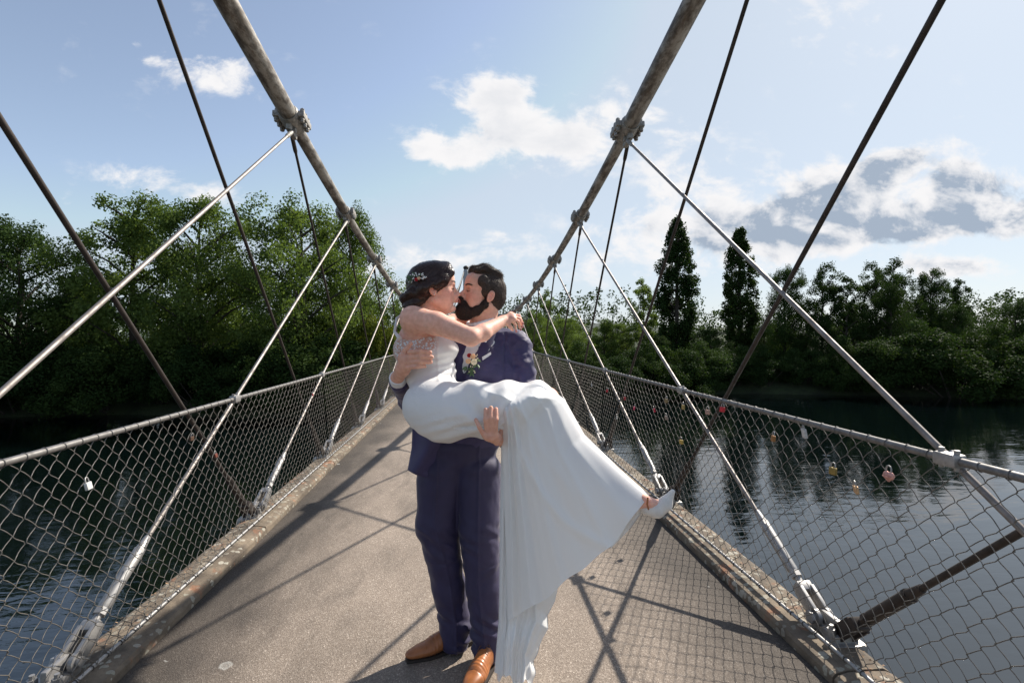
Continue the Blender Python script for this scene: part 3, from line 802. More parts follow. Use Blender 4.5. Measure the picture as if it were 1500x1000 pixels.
# ------------------------------------------------------------------ chain-link fences
def fence_pt(sgn, s, y, out=0.0):
    """s: 0 at the bottom rail, 1 at the top rail; out: offset off the mesh plane"""
    x = XL + (XR - XL) * s; z = ZL + (ZR - ZL) * s
    return (sgn * (x + out), y, z + out * 0.11)
def wire_mesh(sgn, ya, yb, rad, nper, nside, h=.0455):
    """interlocking zigzag wires"""
    nw = int((yb - ya) / h); rows_ = 22
    H = (ZR - ZL); m = rows_ * nper + 1
    t = np.linspace(0, rows_, m)                       # one unit = one straight run of the zigzag
    tri = 1 - np.abs((t % 2) - 1)                      # 0..1..0
    tri = np.clip((tri - .5) * 1.12 + .5, 0, 1)
    sm = tri + .05 * np.sin(t * np.pi * 2) * (nper > 1)
    S = t / rows_
    w = np.arange(nw)
    Yc = ya + w[:, None] * h + h * (np.where((w % 2 == 0)[:, None], sm[None], 1 - sm[None])) * 1.06
    r_ = np.random.default_rng(3 + sgn)
    Yc = Yc + 0.004 * np.sin(w[:, None] * .7 + S[None] * 5) + .0025 * r_.normal(size=(nw, 1))
    off = .0045 * np.sin(t * np.pi)[None] * np.where((w % 2 == 0), 1, -1)[:, None] + .012 * np.sin(Yc * 1.7 + S[None] * 3.0)
    Sx = np.broadcast_to(S[None] + .004 * np.sin(w[:, None] * 1.3), Yc.shape)
    X = XL + (XR - XL) * Sx; Z = ZL + (ZR - ZL) * Sx
    P = np.stack([sgn * (X + off), Yc, Z + off * .1], -1)          # nw, m, 3
    T_ = np.zeros_like(P); T_[:, 1:-1] = P[:, 2:] - P[:, :-2]; T_[:, 0] = P[:, 1] - P[:, 0]; T_[:, -1] = P[:, -1] - P[:, -2]
    T_ /= np.linalg.norm(T_, axis=-1, keepdims=True)
    nrm = np.array([1.0, 0, .11]); nrm /= np.linalg.norm(nrm); nrm = np.broadcast_to(nrm, P.shape)
    B = np.cross(T_, nrm); B /= np.linalg.norm(B, axis=-1, keepdims=True)
    A = np.cross(B, T_)
    ang = np.arange(nside) * 2 * np.pi / nside
    V = P[:, :, None] + rad * (A[:, :, None] * np.cos(ang)[None, None, :, None] + B[:, :, None] * np.sin(ang)[None, None, :, None])
    idx = np.arange(nw * m * nside).reshape(nw, m, nside)
    a = idx[:, :-1]; b = idx[:, 1:]
    F = np.stack([a, np.roll(a, -1, 2), np.roll(b, -1, 2), b], -1).reshape(-1, 4)
    return V.reshape(-1, 3), F
TIE = {}
for sgn, side in ((-1, 'left'), (1, 'right')):
    root = empty('chain_link_fence', (sgn * XL, 0, 0))
    tag(root, 'grey chain-link fence with tubular rails along the %s side of the deck' % side, 'fence', 'chain-link fences of the footbridge')
    mb = MB(); mb.tube([fence_pt(sgn, 1, y) for y in np.arange(-6, 64, 1.0)], .0138, 14); mb.build('top_rail', MT['rail'], root)
    mb = MB(); mb.tube([fence_pt(sgn, 0, y) for y in np.arange(-6, 64, 1.0)], .0088, 10); mb.build('bottom_rail', MT['fitting'], root)
    V1, F1 = wire_mesh(sgn, -1.5, 6.0, .00175, 4, 5); V2, F2 = wire_mesh(sgn, 6.0, 22, .0018, 2, 3); V3, F3 = wire_mesh(sgn, 22, 62, .0020, 1, 3)
    V = np.concatenate([V1, V2, V3]); F = np.concatenate([F1, F2 + len(V1), F3 + len(V1) + len(V2)])
    o = link('wire_mesh', mesh_np('wire_mesh', V, F), MT['wire'], root); tag(o, kind='stuff')
    # ties: a wire ring round the rail at every second wire
    def ring(c, R0, r0, n=12, m=5):
        V = []; F = []
        for i in range(n):
            a = 2 * math.pi * i / n
            for j in range(m):
                b = 2 * math.pi * j / m; q = R0 + r0 * math.cos(b)
                V.append((c[0] + q * math.cos(a), c[1] + r0 * math.sin(b), c[2] + q * math.sin(a)))
        for i in range(n):
            for j in range(m):
                F.append((i * m + j, ((i + 1) % n) * m + j, ((i + 1) % n) * m + (j + 1) % m, i * m + (j + 1) % m))
        return V, F
    if not TIE:
        for nm, R0 in (('top', .0152), ('bottom', .0104)):
            q = MB(); q.add(*ring((0, 0, 0), R0, .0021)); TIE[nm] = q.mesh('wire_tie'); TIE[nm].materials.append(MT['tie'] if nm == 'bottom' else MT['rail'])
    for nm, s in (('top', 1), ('bottom', 0)):
        far = MB()
        for k in range(0, 420):
            y = .3 + k * .091; p = fence_pt(sgn, s, y)
            if k < 60:
                o = link('wire_tie', TIE[nm], None, root, Vector(p) - Vector(root.location)); o.rotation_euler = (R(random.uniform(-12, 12)), 0, R(random.uniform(-14, 14)))
            elif k < 300: far.add(*ring(p, .0155 if s else .0105, .0022, 7, 3))
        tag(far.build('wire_ties', MT['rail'] if s else MT['tie'], root), kind='stuff')
    for c, d, k in RAILC[sgn]:
        if k > 16: continue
        p = Vector(fence_pt(sgn, 1, c.y))
        m1 = MB(); m1.box(p, (.050, .085, .047), None, .011)
        q = Vector((c.x, c.y, p.z)); mid = (p + q) / 2
        m1.tube([p - (q - p) * .3, p.lerp(q, .5), q], [.022, .024, .022], 10)
        m1.tube([q - d * .022, q + d * .022], .021, 12)
        for dy in (-.028, .028): m1.tube([p + Vector((0, dy, -.034)), p + Vector((0, dy, .036))], .009, 6)
        m1.build('rail_clamp', MT['fitting'], root)

# ------------------------------------------------------------------ far pylon
def pylon():
    yp = 58.0; root = empty('bridge_pylon', (0.0, yp, 0)); tag(root, 'slender grey pylon at the far end of the bridge, seen between the two faces', 'pylon')
    m1 = MB(); m1.tube([(0, yp, 1.2), (0, yp, 8.6), (0, yp, 9.0)], [.40, .32, .2], 20); m1.build('mast', MT['paint'], root)
    for s in (-1, 1):
        m2 = MB(); m2.tube([(s * 2.1, yp, WZ - 1), (s * 1.95, yp, 0), (s * .35, yp, 4.2)], [.35, .3, .24], 14); m2.build('leg', MT['paint'], root)
        m3 = MB(); m3.tube([(s * .15, yp, 8.9), (s * 2.3, yp + .5, 1.5)], .07, 8); m3.build('stay_rod', MT['darkrod'], root)
        m3 = MB(); m3.tube([(s * .2, yp, 8.7), (s * .5, yp + 14, .2)], .09, 8); m3.build('back_stay', MT['darkrod'], root)
    m4 = MB(); m4.ball((0, yp, 9.1), (.32, .32, .25)); m4.build('saddle_cap', MT['darkrod'], root)
pylon()
# ------------------------------------------------------------------ smooth bodies from blended volumes
class Body:
    def __init__(s, lo, hi, h):
        s.h = h; s.lo = np.array(lo, np.float32); n = np.ceil((np.array(hi) - s.lo) / h).astype(int) + 1
        s.n = n; s.F = np.full(n, 0.5, np.float32)
        s.ax = [s.lo[i] + np.arange(n[i], dtype=np.float32) * h for i in range(3)]
    def _box(s, lo, hi, m):
        a = np.clip(np.floor((np.array(lo) - m - s.lo) / s.h).astype(int), 0, s.n); b = np.clip(np.ceil((np.array(hi) + m - s.lo) / s.h).astype(int) + 1, 0, s.n)
        if np.any(b <= a): return None, None
        sl = tuple(slice(a[i], b[i]) for i in range(3))
        return sl, (s.ax[0][sl[0]][:, None, None], s.ax[1][sl[1]][None, :, None], s.ax[2][sl[2]][None, None, :])
    def _blend(s, sl, d, k, sub=False):
        A = s.F[sl]
        if sub:
            h = np.clip(0.5 - 0.5 * (A + d) / k, 0, 1); s.F[sl] = A * (1 - h) + (-d) * h + k * h * (1 - h)
        else:
            h = np.clip(0.5 + 0.5 * (A - d) / k, 0, 1); s.F[sl] = A * (1 - h) + d * h - k * h * (1 - h)
    def cap(s, a, b, ra, rb=None, k=0.02, sub=False, flat=None):
        """tapered limb; flat=(axis, factor) squeezes it along a world direction"""
        rb = ra if rb is None else rb
        a = np.array(a, np.float32); b = np.array(b, np.float32); r = max(ra, rb)
        sl, g = s._box(np.minimum(a, b) - r, np.maximum(a, b) + r, k + 3 * s.h)
        if sl is None: return
        ab = b - a; L2 = float(ab @ ab) + 1e-9
        px, py, pz = g[0] - a[0], g[1] - a[1], g[2] - a[2]
        t = np.clip((px * ab[0] + py * ab[1] + pz * ab[2]) / L2, 0, 1)
        dx, dy, dz = px - ab[0] * t, py - ab[1] * t, pz - ab[2] * t
        if flat is not None:
            n, f = np.array(flat[0], np.float32), flat[1]; n = n / np.linalg.norm(n)
            q = dx * n[0] + dy * n[1] + dz * n[2]; e = q * (1 / f - 1)
            dx, dy, dz = dx + e * n[0], dy + e * n[1], dz + e * n[2]
            d = np.sqrt(dx * dx + dy * dy + dz * dz) - (ra + (rb - ra) * t); d = d * (f if f < 1 else 1)
            d = np.where(d > 0, d, d)
        else: d = np.sqrt(dx * dx + dy * dy + dz * dz) - (ra + (rb - ra) * t)
        s._blend(sl, d.astype(np.float32), k, sub)
    def chain(s, pts, rads, k=0.015, **kw):
        for i in range(len(pts) - 1): s.cap(pts[i], pts[i + 1], rads[i], rads[i + 1], k, **kw)
    def ell(s, c, r, rot=None, k=0.02, sub=False):
        c = np.array(c, np.float32); R3 = np.array(rot if rot is not None else np.eye(3), np.float32)   # columns: local axes
        ext = np.sqrt(((R3 * np.array(r)) ** 2).sum(1))
        sl, g = s._box(c - ext, c + ext, k + 3 * s.h)
        if sl is None: return
        p = [g[0] - c[0], g[1] - c[1], g[2] - c[2]]
        q = [R3[0, i] * p[0] + R3[1, i] * p[1] + R3[2, i] * p[2] for i in range(3)]
        k0 = np.sqrt(sum((q[i] / r[i]) ** 2 for i in range(3))); k1 = np.sqrt(sum((q[i] / r[i] ** 2) ** 2 for i in range(3))) + 1e-6
        d = k0 * (k0 - 1) / k1
        s._blend(sl, d.astype(np.float32), k, sub)
    def mesh(s, name, smooth_iter=0):
        F = s.F; h = s.h; ins = F < 0
        nx, ny, nz = F.shape
        c = np.zeros((nx - 1, ny - 1, nz - 1), np.int8)
        for i in (0, 1):
            for j in (0, 1):
                for k in (0, 1): c += ins[i:nx - 1 + i, j:ny - 1 + j, k:nz - 1 + k]
        act = (c > 0) & (c < 8); I = np.argwhere(act); idx = -np.ones(act.shape, np.int64); idx[act] = np.arange(len(I))
        P = np.zeros((len(I), 3)); W = np.zeros(len(I))
        cor = [(i, j, k) for i in (0, 1) for j in (0, 1) for k in (0, 1)]
        val = {q: F[I[:, 0] + q[0], I[:, 1] + q[1], I[:, 2] + q[2]] for q in cor}
        for q in cor:
            for axx in range(3):
                if q[axx]: continue
                q2 = list(q); q2[axx] = 1; q2 = tuple(q2); a, b = val[q], val[q2]; m = (a < 0) != (b < 0)
                t = np.where(m, a / np.where(m, a - b, 1), 0)
                for d in range(3): P[:, d] += m * (q[d] + (t if d == axx else 0))
                W += m
        P = (P / W[:, None] + I) * h + s.lo
        faces = []
        for axx in range(3):
            sl1 = [slice(None)] * 3; sl2 = [slice(None)] * 3; sl1[axx] = slice(0, -1); sl2[axx] = slice(1, None)
            A = ins[tuple(sl1)]; B = ins[tuple(sl2)]; E = np.argwhere(A != B)
            o1, o2 = [d for d in range(3) if d != axx]
            ok = (E[:, o1] > 0) & (E[:, o2] > 0) & (E[:, o1] < F.shape[o1] - 1) & (E[:, o2] < F.shape[o2] - 1); E = E[ok]
            def cell(d1, d2):
                Q = E.copy(); Q[:, o1] += d1; Q[:, o2] += d2; return idx[Q[:, 0], Q[:, 1], Q[:, 2]]
            q = np.stack([cell(-1, -1), cell(0, -1), cell(0, 0), cell(-1, 0)], -1)
            inside_first = A[E[:, 0], E[:, 1], E[:, 2]]
            flip = inside_first if axx != 1 else ~inside_first
            q[~flip] = q[~flip][:, ::-1]; faces.append(q)
        Fc = np.concatenate(faces)
        for _ in range(smooth_iter):
            acc = np.zeros_like(P); cnt = np.zeros(len(P))
            for a, b in ((0, 1), (1, 2), (2, 3), (3, 0)):
                np.add.at(acc, Fc[:, a], P[Fc[:, b]]); np.add.at(acc, Fc[:, b], P[Fc[:, a]]); np.add.at(cnt, Fc[:, a], 1); np.add.at(cnt, Fc[:, b], 1)
            P = P * .5 + .5 * acc / np.maximum(cnt, 1)[:, None]
        s.P = P; s.Fc = Fc; return P, Fc
def vnormals(P, F):
    n = np.cross(P[F[:, 2]] - P[F[:, 0]], P[F[:, 3]] - P[F[:, 1]]); N = np.zeros_like(P)
    for i in range(4): np.add.at(N, F[:, i], n)
    return N / (np.linalg.norm(N, axis=1)[:, None] + 1e-12)
def displace(P, F, d): return P + vnormals(P, F) * np.asarray(d)[:, None]

class HeadFrame:
    """f: where the face looks, s: towards the head's near side, u: up"""
    def __init__(s, o, f, u, side, k=1.0):
        f = Vector(f).normalized(); u = Vector(u); u = (u - f * u.dot(f)).normalized(); sd = f.cross(u)
        if sd.dot(Vector(side)) < 0: sd = -sd
        s.o, s.f, s.u, s.s, s.k = Vector(o), f, u, sd, k
        s.rot = np.array([[f[i], sd[i], u[i]] for i in range(3)])
    def p(s, a, b, c): return s.o + (s.f * a + s.s * b + s.u * c) * s.k
    def r(s, *v): return tuple(q * s.k for q in v)
    def local(s, P):
        d = (np.asarray(P) - np.array(s.o)) / s.k
        return d @ np.array(s.f), d @ np.array(s.s), d @ np.array(s.u)
def tilt(fr, ax, ang):
    """ellipsoid rotation matrix inside a head frame"""
    M = np.array(Matrix.Rotation(ang, 3, ax)); return fr.rot @ M

def face(B, H, male):
    E, C, p, r = B.ell, B.cap, H.p, H.r; R0 = H.rot; k = H.k
    E(p(-.010, 0, .030), r(.099, .076, .088), R0, .01)
    E(p(.030, 0, .030), r(.066, .066, .070), R0, .02 * k)
    E(p(.046, 0, -.030), r(.050, .056, .078), R0, .02 * k)
    for sd in (-1, 1):
        C(p(-.008, sd * .052, -.052), p(.050, sd * .026, -.096 if male else -.092), .021 * k, .018 * k, .022 * k)
        E(p(.052, sd * .038, -.028), r(.034, .026, .032), R0, .018 * k)
        E(p(.040, sd * .040, -.060), r(.036, .022, .034), R0, .018 * k)
    E(p(.078, 0, -.100 if male else -.096), r(.021, .022 if male else .018, .018), R0, .02 * k)
    C(p(.050, 0, -.098), p(.02, 0, -.088), .022 * k, .03 * k, .02 * k)
    C(p(.080, -.034, .022), p(.090, -.008, .018), .012 * k, .013 * k, .012 * k); C(p(.080, .034, .022), p(.090, .008, .018), .012 * k, .013 * k, .012 * k)
    E(p(.078, 0, .052), r(.026, .046, .040), R0, .02 * k)
    for sd in (-1, 1):
        E(p(.100, sd * .032, .001), r(.016, .019, .012), R0, .010 * k, True)
        E(p(.0775, sd * .032, -.001), r(.0135, .0155, .0125), R0, .004 * k)
    C(p(.090, 0, .012), p(.114, 0, -.028), .0075 * k, .0105 * k, .008 * k)
    E(p(.115, 0, -.031), r(.0125, .0115, .0095), R0, .006 * k)
    for sd in (-1, 1): E(p(.103, sd * .0115, -.034), r(.0115, .0075, .0080), R0, .005 * k)
    E(p(.094, 0, -.048), r(.016, .020, .016), R0, .012 * k)
    # lips, pursed for the kiss
    E(p(.1065, 0, -.0545), r(.0115, .017, .0068), R0, .005 * k)
    E(p(.1035, 0, -.0665), r(.0115, .016, .0072), R0, .005 * k)
    E(p(.121, 0, -.0603), r(.010, .020, .0016), R0, .003 * k, True)
    E(p(.097, 0, -.081), r(.010, .022, .007), R0, .010 * k, True)
    for sd in (-1, 1):      # ears with rim and hollow
        E(p(-.010, sd * .080, -.006), r(.0185, .0095, .030), tilt(H, 'Y', R(-12)), .004 * k)
        E(p(-.006, sd * .091, -.002), r(.0105, .0085, .0185), tilt(H, 'Y', R(-12)), .004 * k, True)
        E(p(-.003, sd * .079, -.027), r(.0085, .0065, .0095), R0, .004 * k)
def skin_f(P, H):
    """looks up how far forward the face surface is at a side/up position"""
    f, sd, u = H.local(P)
    def g(s, uu):
        m = (np.abs(sd - s) < .004) & (np.abs(u - uu) < .004) & (f > .03)
        return float(f[m].max()) if m.any() else .085
    return g
def brow_and_lashes(P, H, male, mat_b, mat_l, parent):
    g = skin_f(P, H)
    for sd in (-1, 1):
        mb = MB(); rr = random.Random(4 + sd); n = 130 if male else 90
        for k in range(n):
            t = rr.random(); s_ = .011 + .038 * t; u_ = (.0215 if male else .0255) + .0055 * math.sin(2.6 * t) + rr.uniform(-1, 1) * (.0034 if male else .0016) * (1 - .5 * t)
            a = H.p(g(sd * s_, u_) + .0008, sd * s_, u_)
            d = (H.s * sd * .9 + H.u * rr.uniform(-.1, .4) - H.f * (.15 + .55 * t)).normalized() * .007
            mb.tube([a, a + d], [.0009, .0004], 4)
        mb.build('eyebrow', mat_b, parent)
        mb = MB(); pts = []
        for q in np.linspace(-1, 1, 9):
            s_ = sd * (.032 + .0145 * q); u_ = -.0065 + .0040 * q * q
            pts.append(H.p(g(s_, u_) + .0006, s_, u_))
        mb.tube(pts, [.0005] + [.0011 if male else .0016] * 7 + [.0005], 5)
        for k in range(9):
            a = pts[k]; mb.tube([a, a + H.f * .0055 - H.u * .0035 + H.s * sd * .002 * (k - 3) / 4], [.0006, .0002], 4)
        mb.build('eyelashes', mat_l, parent)
def paint_face(P, H, base, lips, cheek, male):
    f, sd, u = H.local(P); a = np.abs(sd); n = len(P)
    col = np.tile(np.array(base), (n, 1))
    def m(d, lo, hi): return np.clip((hi - d) / (hi - lo), 0, 1)[:, None]
    ck = m(np.sqrt(((f - .065) / .04) ** 2 + ((a - .042) / .03) ** 2 + ((u + .028) / .026) ** 2), .2, 1.2)
    col = col * (1 - .55 * ck) + np.array(cheek) * .55 * ck
    er = m(np.sqrt(((f + .010) / .022) ** 2 + ((a - .08) / .014) ** 2 + ((u + .006) / .034) ** 2), .5, 1.1); col = col * (1 - .4 * er) + np.array(cheek) * .4 * er
    nz = m(np.sqrt(((f - .114) / .018) ** 2 + (sd / .016) ** 2 + ((u + .030) / .014) ** 2), .3, 1.2); col = col * (1 - .35 * nz) + np.array(cheek) * .35 * nz
    lp = m(np.sqrt(((f - .108) / .016) ** 2 + (sd / .022) ** 2 + ((u + .0605) / .0135) ** 2), .75, 1.0); col = col * (1 - .85 * lp) + np.array(lips) * .85 * lp
    ey = m(np.sqrt(((f - .088) / .014) ** 2 + ((a - .032) / .017) ** 2 + ((u - .004) / .010) ** 2), .4, 1.1); col = col * (1 - .45 * ey) + np.array([.22, .10, .075] if not male else [.30, .16, .12]) * .45 * ey
    return col * (1 + .05 * fbm(P, 60, 2, 3))[:, None]
def hair_ribbons(name, P, N, flow, n, length, width, mat, parent, seed, lift=.3, jitter=.25, curl=0.0):
    """many tapering strands rooted on a surface, following the flow"""
    r = np.random.default_rng(seed); i = r.choice(len(P), n); A = P[i]; nn = N[i]
    d0 = flow(A); d0 = d0 - nn * (d0 * nn).sum(1)[:, None]; d0 /= np.linalg.norm(d0, axis=1)[:, None] + 1e-6
    d = d0 + nn * lift + r.normal(size=(n, 3)) * jitter; d /= np.linalg.norm(d, axis=1)[:, None]
    L_ = length * (.5 + r.random(n))[:, None]; sd = np.cross(d, nn + r.normal(size=(n, 3)) * .3); sd /= np.linalg.norm(sd, axis=1)[:, None] + 1e-9
    w = width * (.6 + .8 * r.random(n))[:, None]
    mid = A + d * L_ * .55 + nn * L_ * .05; tip = A + d * L_ - nn * L_ * .12 + r.normal(size=(n, 3)) * length * curl
    V = np.stack([A - sd * w - nn * .002, A + sd * w - nn * .002, mid + sd * w * .8, mid - sd * w * .8, tip + sd * w * .15, tip - sd * w * .15], 1).reshape(-1, 3)
    b = np.arange(n)[:, None] * 6; F = np.concatenate([b + np.array([0, 1, 2, 3]), b + np.array([3, 2, 4, 5])])
    return link(name, mesh_np(name, V, F), mat, parent)

# ------------------------------------------------------------------ people's materials
def m_skin(name, rough=0.42):
    m, nt, b = mat_new(name); b.inputs['Specular IOR Level'].default_value = .33; a = N_(nt, 'ShaderNodeAttribute', attribute_name='tint')
    c = coords(nt); n = noise(nt, c, 55, 5, .6)
    col = mixc(nt, 1.0, a.outputs['Color'], ramp(nt, n, [(.3, (.90, .80, .77)), (.7, (1.08, 1.08, 1.06))]), 'MULTIPLY')
    nt.links.new(col, b.inputs['Base Color']); b.inputs['Roughness'].default_value = rough
    b.inputs['Subsurface Weight'].default_value = 0.3; b.inputs['Subsurface Radius'].default_value = (1, .35, .2); b.inputs['Subsurface Scale'].default_value = .008
    bump(nt, b, noise(nt, c, 420, 3, .6), .12, .0006); return m
def m_cloth(name, col, scale=900, rough=.75, sheen=.15, var=.12, bst=.2):
    m, nt, b = mat_new(name); c = coords(nt)
    w = N_(nt, 'ShaderNodeTexWave'); w.inputs['Scale'].default_value = scale / 6; w.bands_direction = 'DIAGONAL'; w.inputs['Distortion'].default_value = .6
    nt.links.new(c, w.inputs['Vector']); n = noise(nt, c, 18, 4)
    lo = tuple(q * (1 - var) for q in col); hi = tuple(q * (1 + var) for q in col)
    nt.links.new(ramp(nt, n, [(.3, lo), (.7, hi)]), b.inputs['Base Color']); b.inputs['Roughness'].default_value = rough
    b.inputs['Sheen Weight'].default_value = sheen; b.inputs['Sheen Roughness'].default_value = .4
    bump(nt, b, math_(nt, 'ADD', w.outputs['Fac'], noise(nt, c, 500, 2)), bst, .0006); return m
def m_dress():
    m, nt, b = mat_new('ivory_crepe'); c = coords(nt)
    a = N_(nt, 'ShaderNodeAttribute', attribute_name='lace')
    sepc = nt.nodes.new('ShaderNodeSeparateColor'); nt.links.new(a.outputs['Color'], sepc.inputs[0])
    # floral lace motif: rosettes from a warped cell pattern
    wn = N_(nt, 'ShaderNodeTexNoise'); wn.inputs['Scale'].default_value = 38; nt.links.new(c, wn.inputs['Vector'])
    sc = nt.nodes.new('ShaderNodeVectorMath'); sc.operation = 'SCALE'; sc.inputs['Scale'].default_value = .022; nt.links.new(wn.outputs['Color'], sc.inputs[0])
    ad = nt.nodes.new('ShaderNodeVectorMath'); ad.operation = 'ADD'; nt.links.new(c, ad.inputs[0]); nt.links.new(sc.outputs[0], ad.inputs[1])
    v = N_(nt, 'ShaderNodeTexVoronoi'); v.inputs['Scale'].default_value = 95; v.feature = 'F1'; nt.links.new(ad.outputs[0], v.inputs['Vector'])
    v2 = N_(nt, 'ShaderNodeTexVoronoi'); v2.inputs['Scale'].default_value = 75; nt.links.new(ad.outputs[0], v2.inputs['Vector'])
    motif = ramp(nt, v.outputs['Distance'], [(.40, 1.0), (.52, 0.0)])
    sheer = math_(nt, 'MULTIPLY', sepc.outputs[0], math_(nt, 'SUBTRACT', 1.0, motif))       # skin shows between the flowers
    col = mixc(nt, sheer, (.90, .90, .89), (.72, .42, .32))
    nt.links.new(col, b.inputs['Base Color']); b.inputs['Roughness'].default_value = .48
    b.inputs['Sheen Weight'].default_value = .1; b.inputs['Subsurface Weight'].default_value = .0
    rel = math_(nt, 'MULTIPLY', motif, math_(nt, 'MAXIMUM', sepc.outputs[0], sepc.outputs[1]))
    fine = noise(nt, c, 700, 2)
    bump(nt, b, math_(nt, 'ADD', rel, math_(nt, 'MULTIPLY', fine, .12)), .55, .0022)
    # thin crepe lets the sun behind it glow through
    tr = nt.nodes.new('ShaderNodeBsdfTranslucent'); nt.links.new(mixc(nt, 1.0, col, (.96, .98, 1.0), 'MULTIPLY'), tr.inputs[0])
    mx = nt.nodes.new('ShaderNodeMixShader'); mx.inputs[0].default_value = .20
    nt.links.new(b.outputs[0], mx.inputs[1]); nt.links.new(tr.outputs[0], mx.inputs[2]); nt.links.new(mx.outputs[0], nt.nodes['Material Output'].inputs[0])
    return m
def m_hair(name, col, rough=.38, scale=(300, 300, 40)):
    m, nt, b = mat_new(name); c = coords(nt, (1, 1, 1)); n = noise(nt, c, 160, 4, .6)
    b.inputs['Specular IOR Level'].default_value = .35
    nt.links.new(ramp(nt, n, [(.35, tuple(q * .55 for q in col)), (.7, tuple(q * 1.5 for q in col))]), b.inputs['Base Color'])
    b.inputs['Roughness'].default_value = rough; b.inputs['Anisotropic'].default_value = .6; bump(nt, b, n, .35, .002); return m
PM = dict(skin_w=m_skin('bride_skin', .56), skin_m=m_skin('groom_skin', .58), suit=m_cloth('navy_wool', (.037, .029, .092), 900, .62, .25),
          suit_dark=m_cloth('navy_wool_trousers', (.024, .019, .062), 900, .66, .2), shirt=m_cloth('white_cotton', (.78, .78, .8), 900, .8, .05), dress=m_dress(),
          lining=m_cloth('ivory_lining', (.84, .83, .80), 900, .55, .1, .04), hair_w=m_hair('dark_brown_hair', (.034, .016, .012), .30), hair_m=m_hair('short_dark_hair', (.048, .031, .023), .6),
          beard=m_hair('dark_beard_hair', (.030, .018, .013), .7), shoe=simple('cognac_leather', (.36, .13, .045), .33, 0, .3, 14, .1), sole=simple('dark_rubber_sole', (.03, .022, .018), .7),
          lace_=simple('brown_lace', (.10, .045, .02), .7), pump=simple('pale_grey_suede', (.72, .69, .65), .7, 0, .08, 40), red=simple('red_petal', (.45, .012, .02), .6, 0, .3, 60),
          peach=simple('peach_petal', (.85, .58, .36), .6, 0, .15, 60), cream=simple('cream_petal', (.82, .74, .55), .6, 0, .1, 60), white=simple('white_petal', (.82, .82, .8), .6),
          green=simple('grey_green_leaf', (.10, .17, .08), .6, 0, .3, 80), lash=simple('dark_lash', (.012, .008, .007), .6), gold=m_metal('gold_ring', (.8, .55, .25), .2, 1.0, .1),
          nail=simple('rosy_nail', (.55, .22, .20), .25), button=simple('navy_button', (.012, .012, .02), .3))
def V3(*a): return np.array(a, np.float32)
def paint(me, col, name='tint'): vcol(me, name, col)
def petals(name, c, r, mat, parent, seed, n=9, toward=(-.2, -1, .3), layers=3):
    """a rose: curled petals in whorls"""
    mb = MB(); rr = random.Random(seed); ax = Vector(toward).normalized(); x = ax.orthogonal().normalized(); y = ax.cross(x); c = Vector(c)
    for L_ in range(layers):
        R1 = r * (.35 + .65 * L_ / max(1, layers - 1)); m = 3 + 2 * L_
        for k in range(m):
            a = 6.283 * (k + .5 * L_) / m + rr.uniform(-.2, .2); d = x * math.cos(a) + y * math.sin(a)
            M3 = Matrix((d.cross(ax), d, ax)).transposed(); up = ax * r * (.55 - .28 * L_)
            mb.ball(c + d * R1 * .55 + up, (R1 * .62, R1 * .20, r * .55), M3 @ Matrix.Rotation(-.5 - .25 * L_, 3, 'X'), 8, 5)
    mb.ball(c + ax * r * .3, r * .3, None, 8, 5)
    return mb.build(name, mat, parent)
def sprig(name, c, d, n, size, mat, parent, seed, spread=.6):
    mb = MB(); rr = random.Random(seed); c = Vector(c); d = Vector(d)
    for k in range(n):
        q = Vector((rr.gauss(0, 1), rr.gauss(0, .6), rr.gauss(0, 1))).normalized() * spread + d.normalized()
        q.normalize(); L_ = size * rr.uniform(.7, 1.3); s = q.orthogonal().normalized() * L_ * .22; p = c + q * L_ * .2
        mb.add([p, p + q * L_ * .5 + s, p + q * L_, p + q * L_ * .5 - s], [(0, 1, 2, 3)])
    return mb.build(name, mat, parent, smooth=False)
def puffs(name, pts, r, mat, parent):
    mb = MB()
    for p in pts: mb.ball(p, r, None, 6, 4)
    return mb.build(name, mat, parent)

# ================================================================== GROOM
YG = 2.40
groom = empty('person', (-.02, 2.33, 0.0)); tag(groom, 'bearded man in a navy suit and tan shoes carrying the woman in white', 'person')
GH = HeadFrame(at(708, 431.5, 2.42), (-.90, -.33, .22), (.22, 0, 1), (0, -1, 0), .955)
B = Body((-.50, 1.85, .02), (.44, 2.66, 1.86), .0038)
face(B, GH, True)
hp = GH.p
B.chain([hp(-.030, 0, -.05), at(707, 478, 2.45), at(706, 500, 2.46)], [.060, .062, .075], .02)
B.ell(at(703, 555, 2.46), (.15, .08, .19), None, .04); B.ell(at(690, 620, 2.45), (.14, .08, .16), None, .04)
B.chain([at(660, 505, 2.48), at(745, 505, 2.46)], [.042, .042], .03)
# legs inside the trousers
for pts in ([at(650, 660, 2.45), at(645, 800, 2.42), at(668, 925, 2.42), at(668, 950, 2.40)], [at(700, 660, 2.45), at(706, 800, 2.36), at(713, 945, 2.31)]):
    B.chain(pts, [.08, .055, .04, .035][:len(pts)], .03)
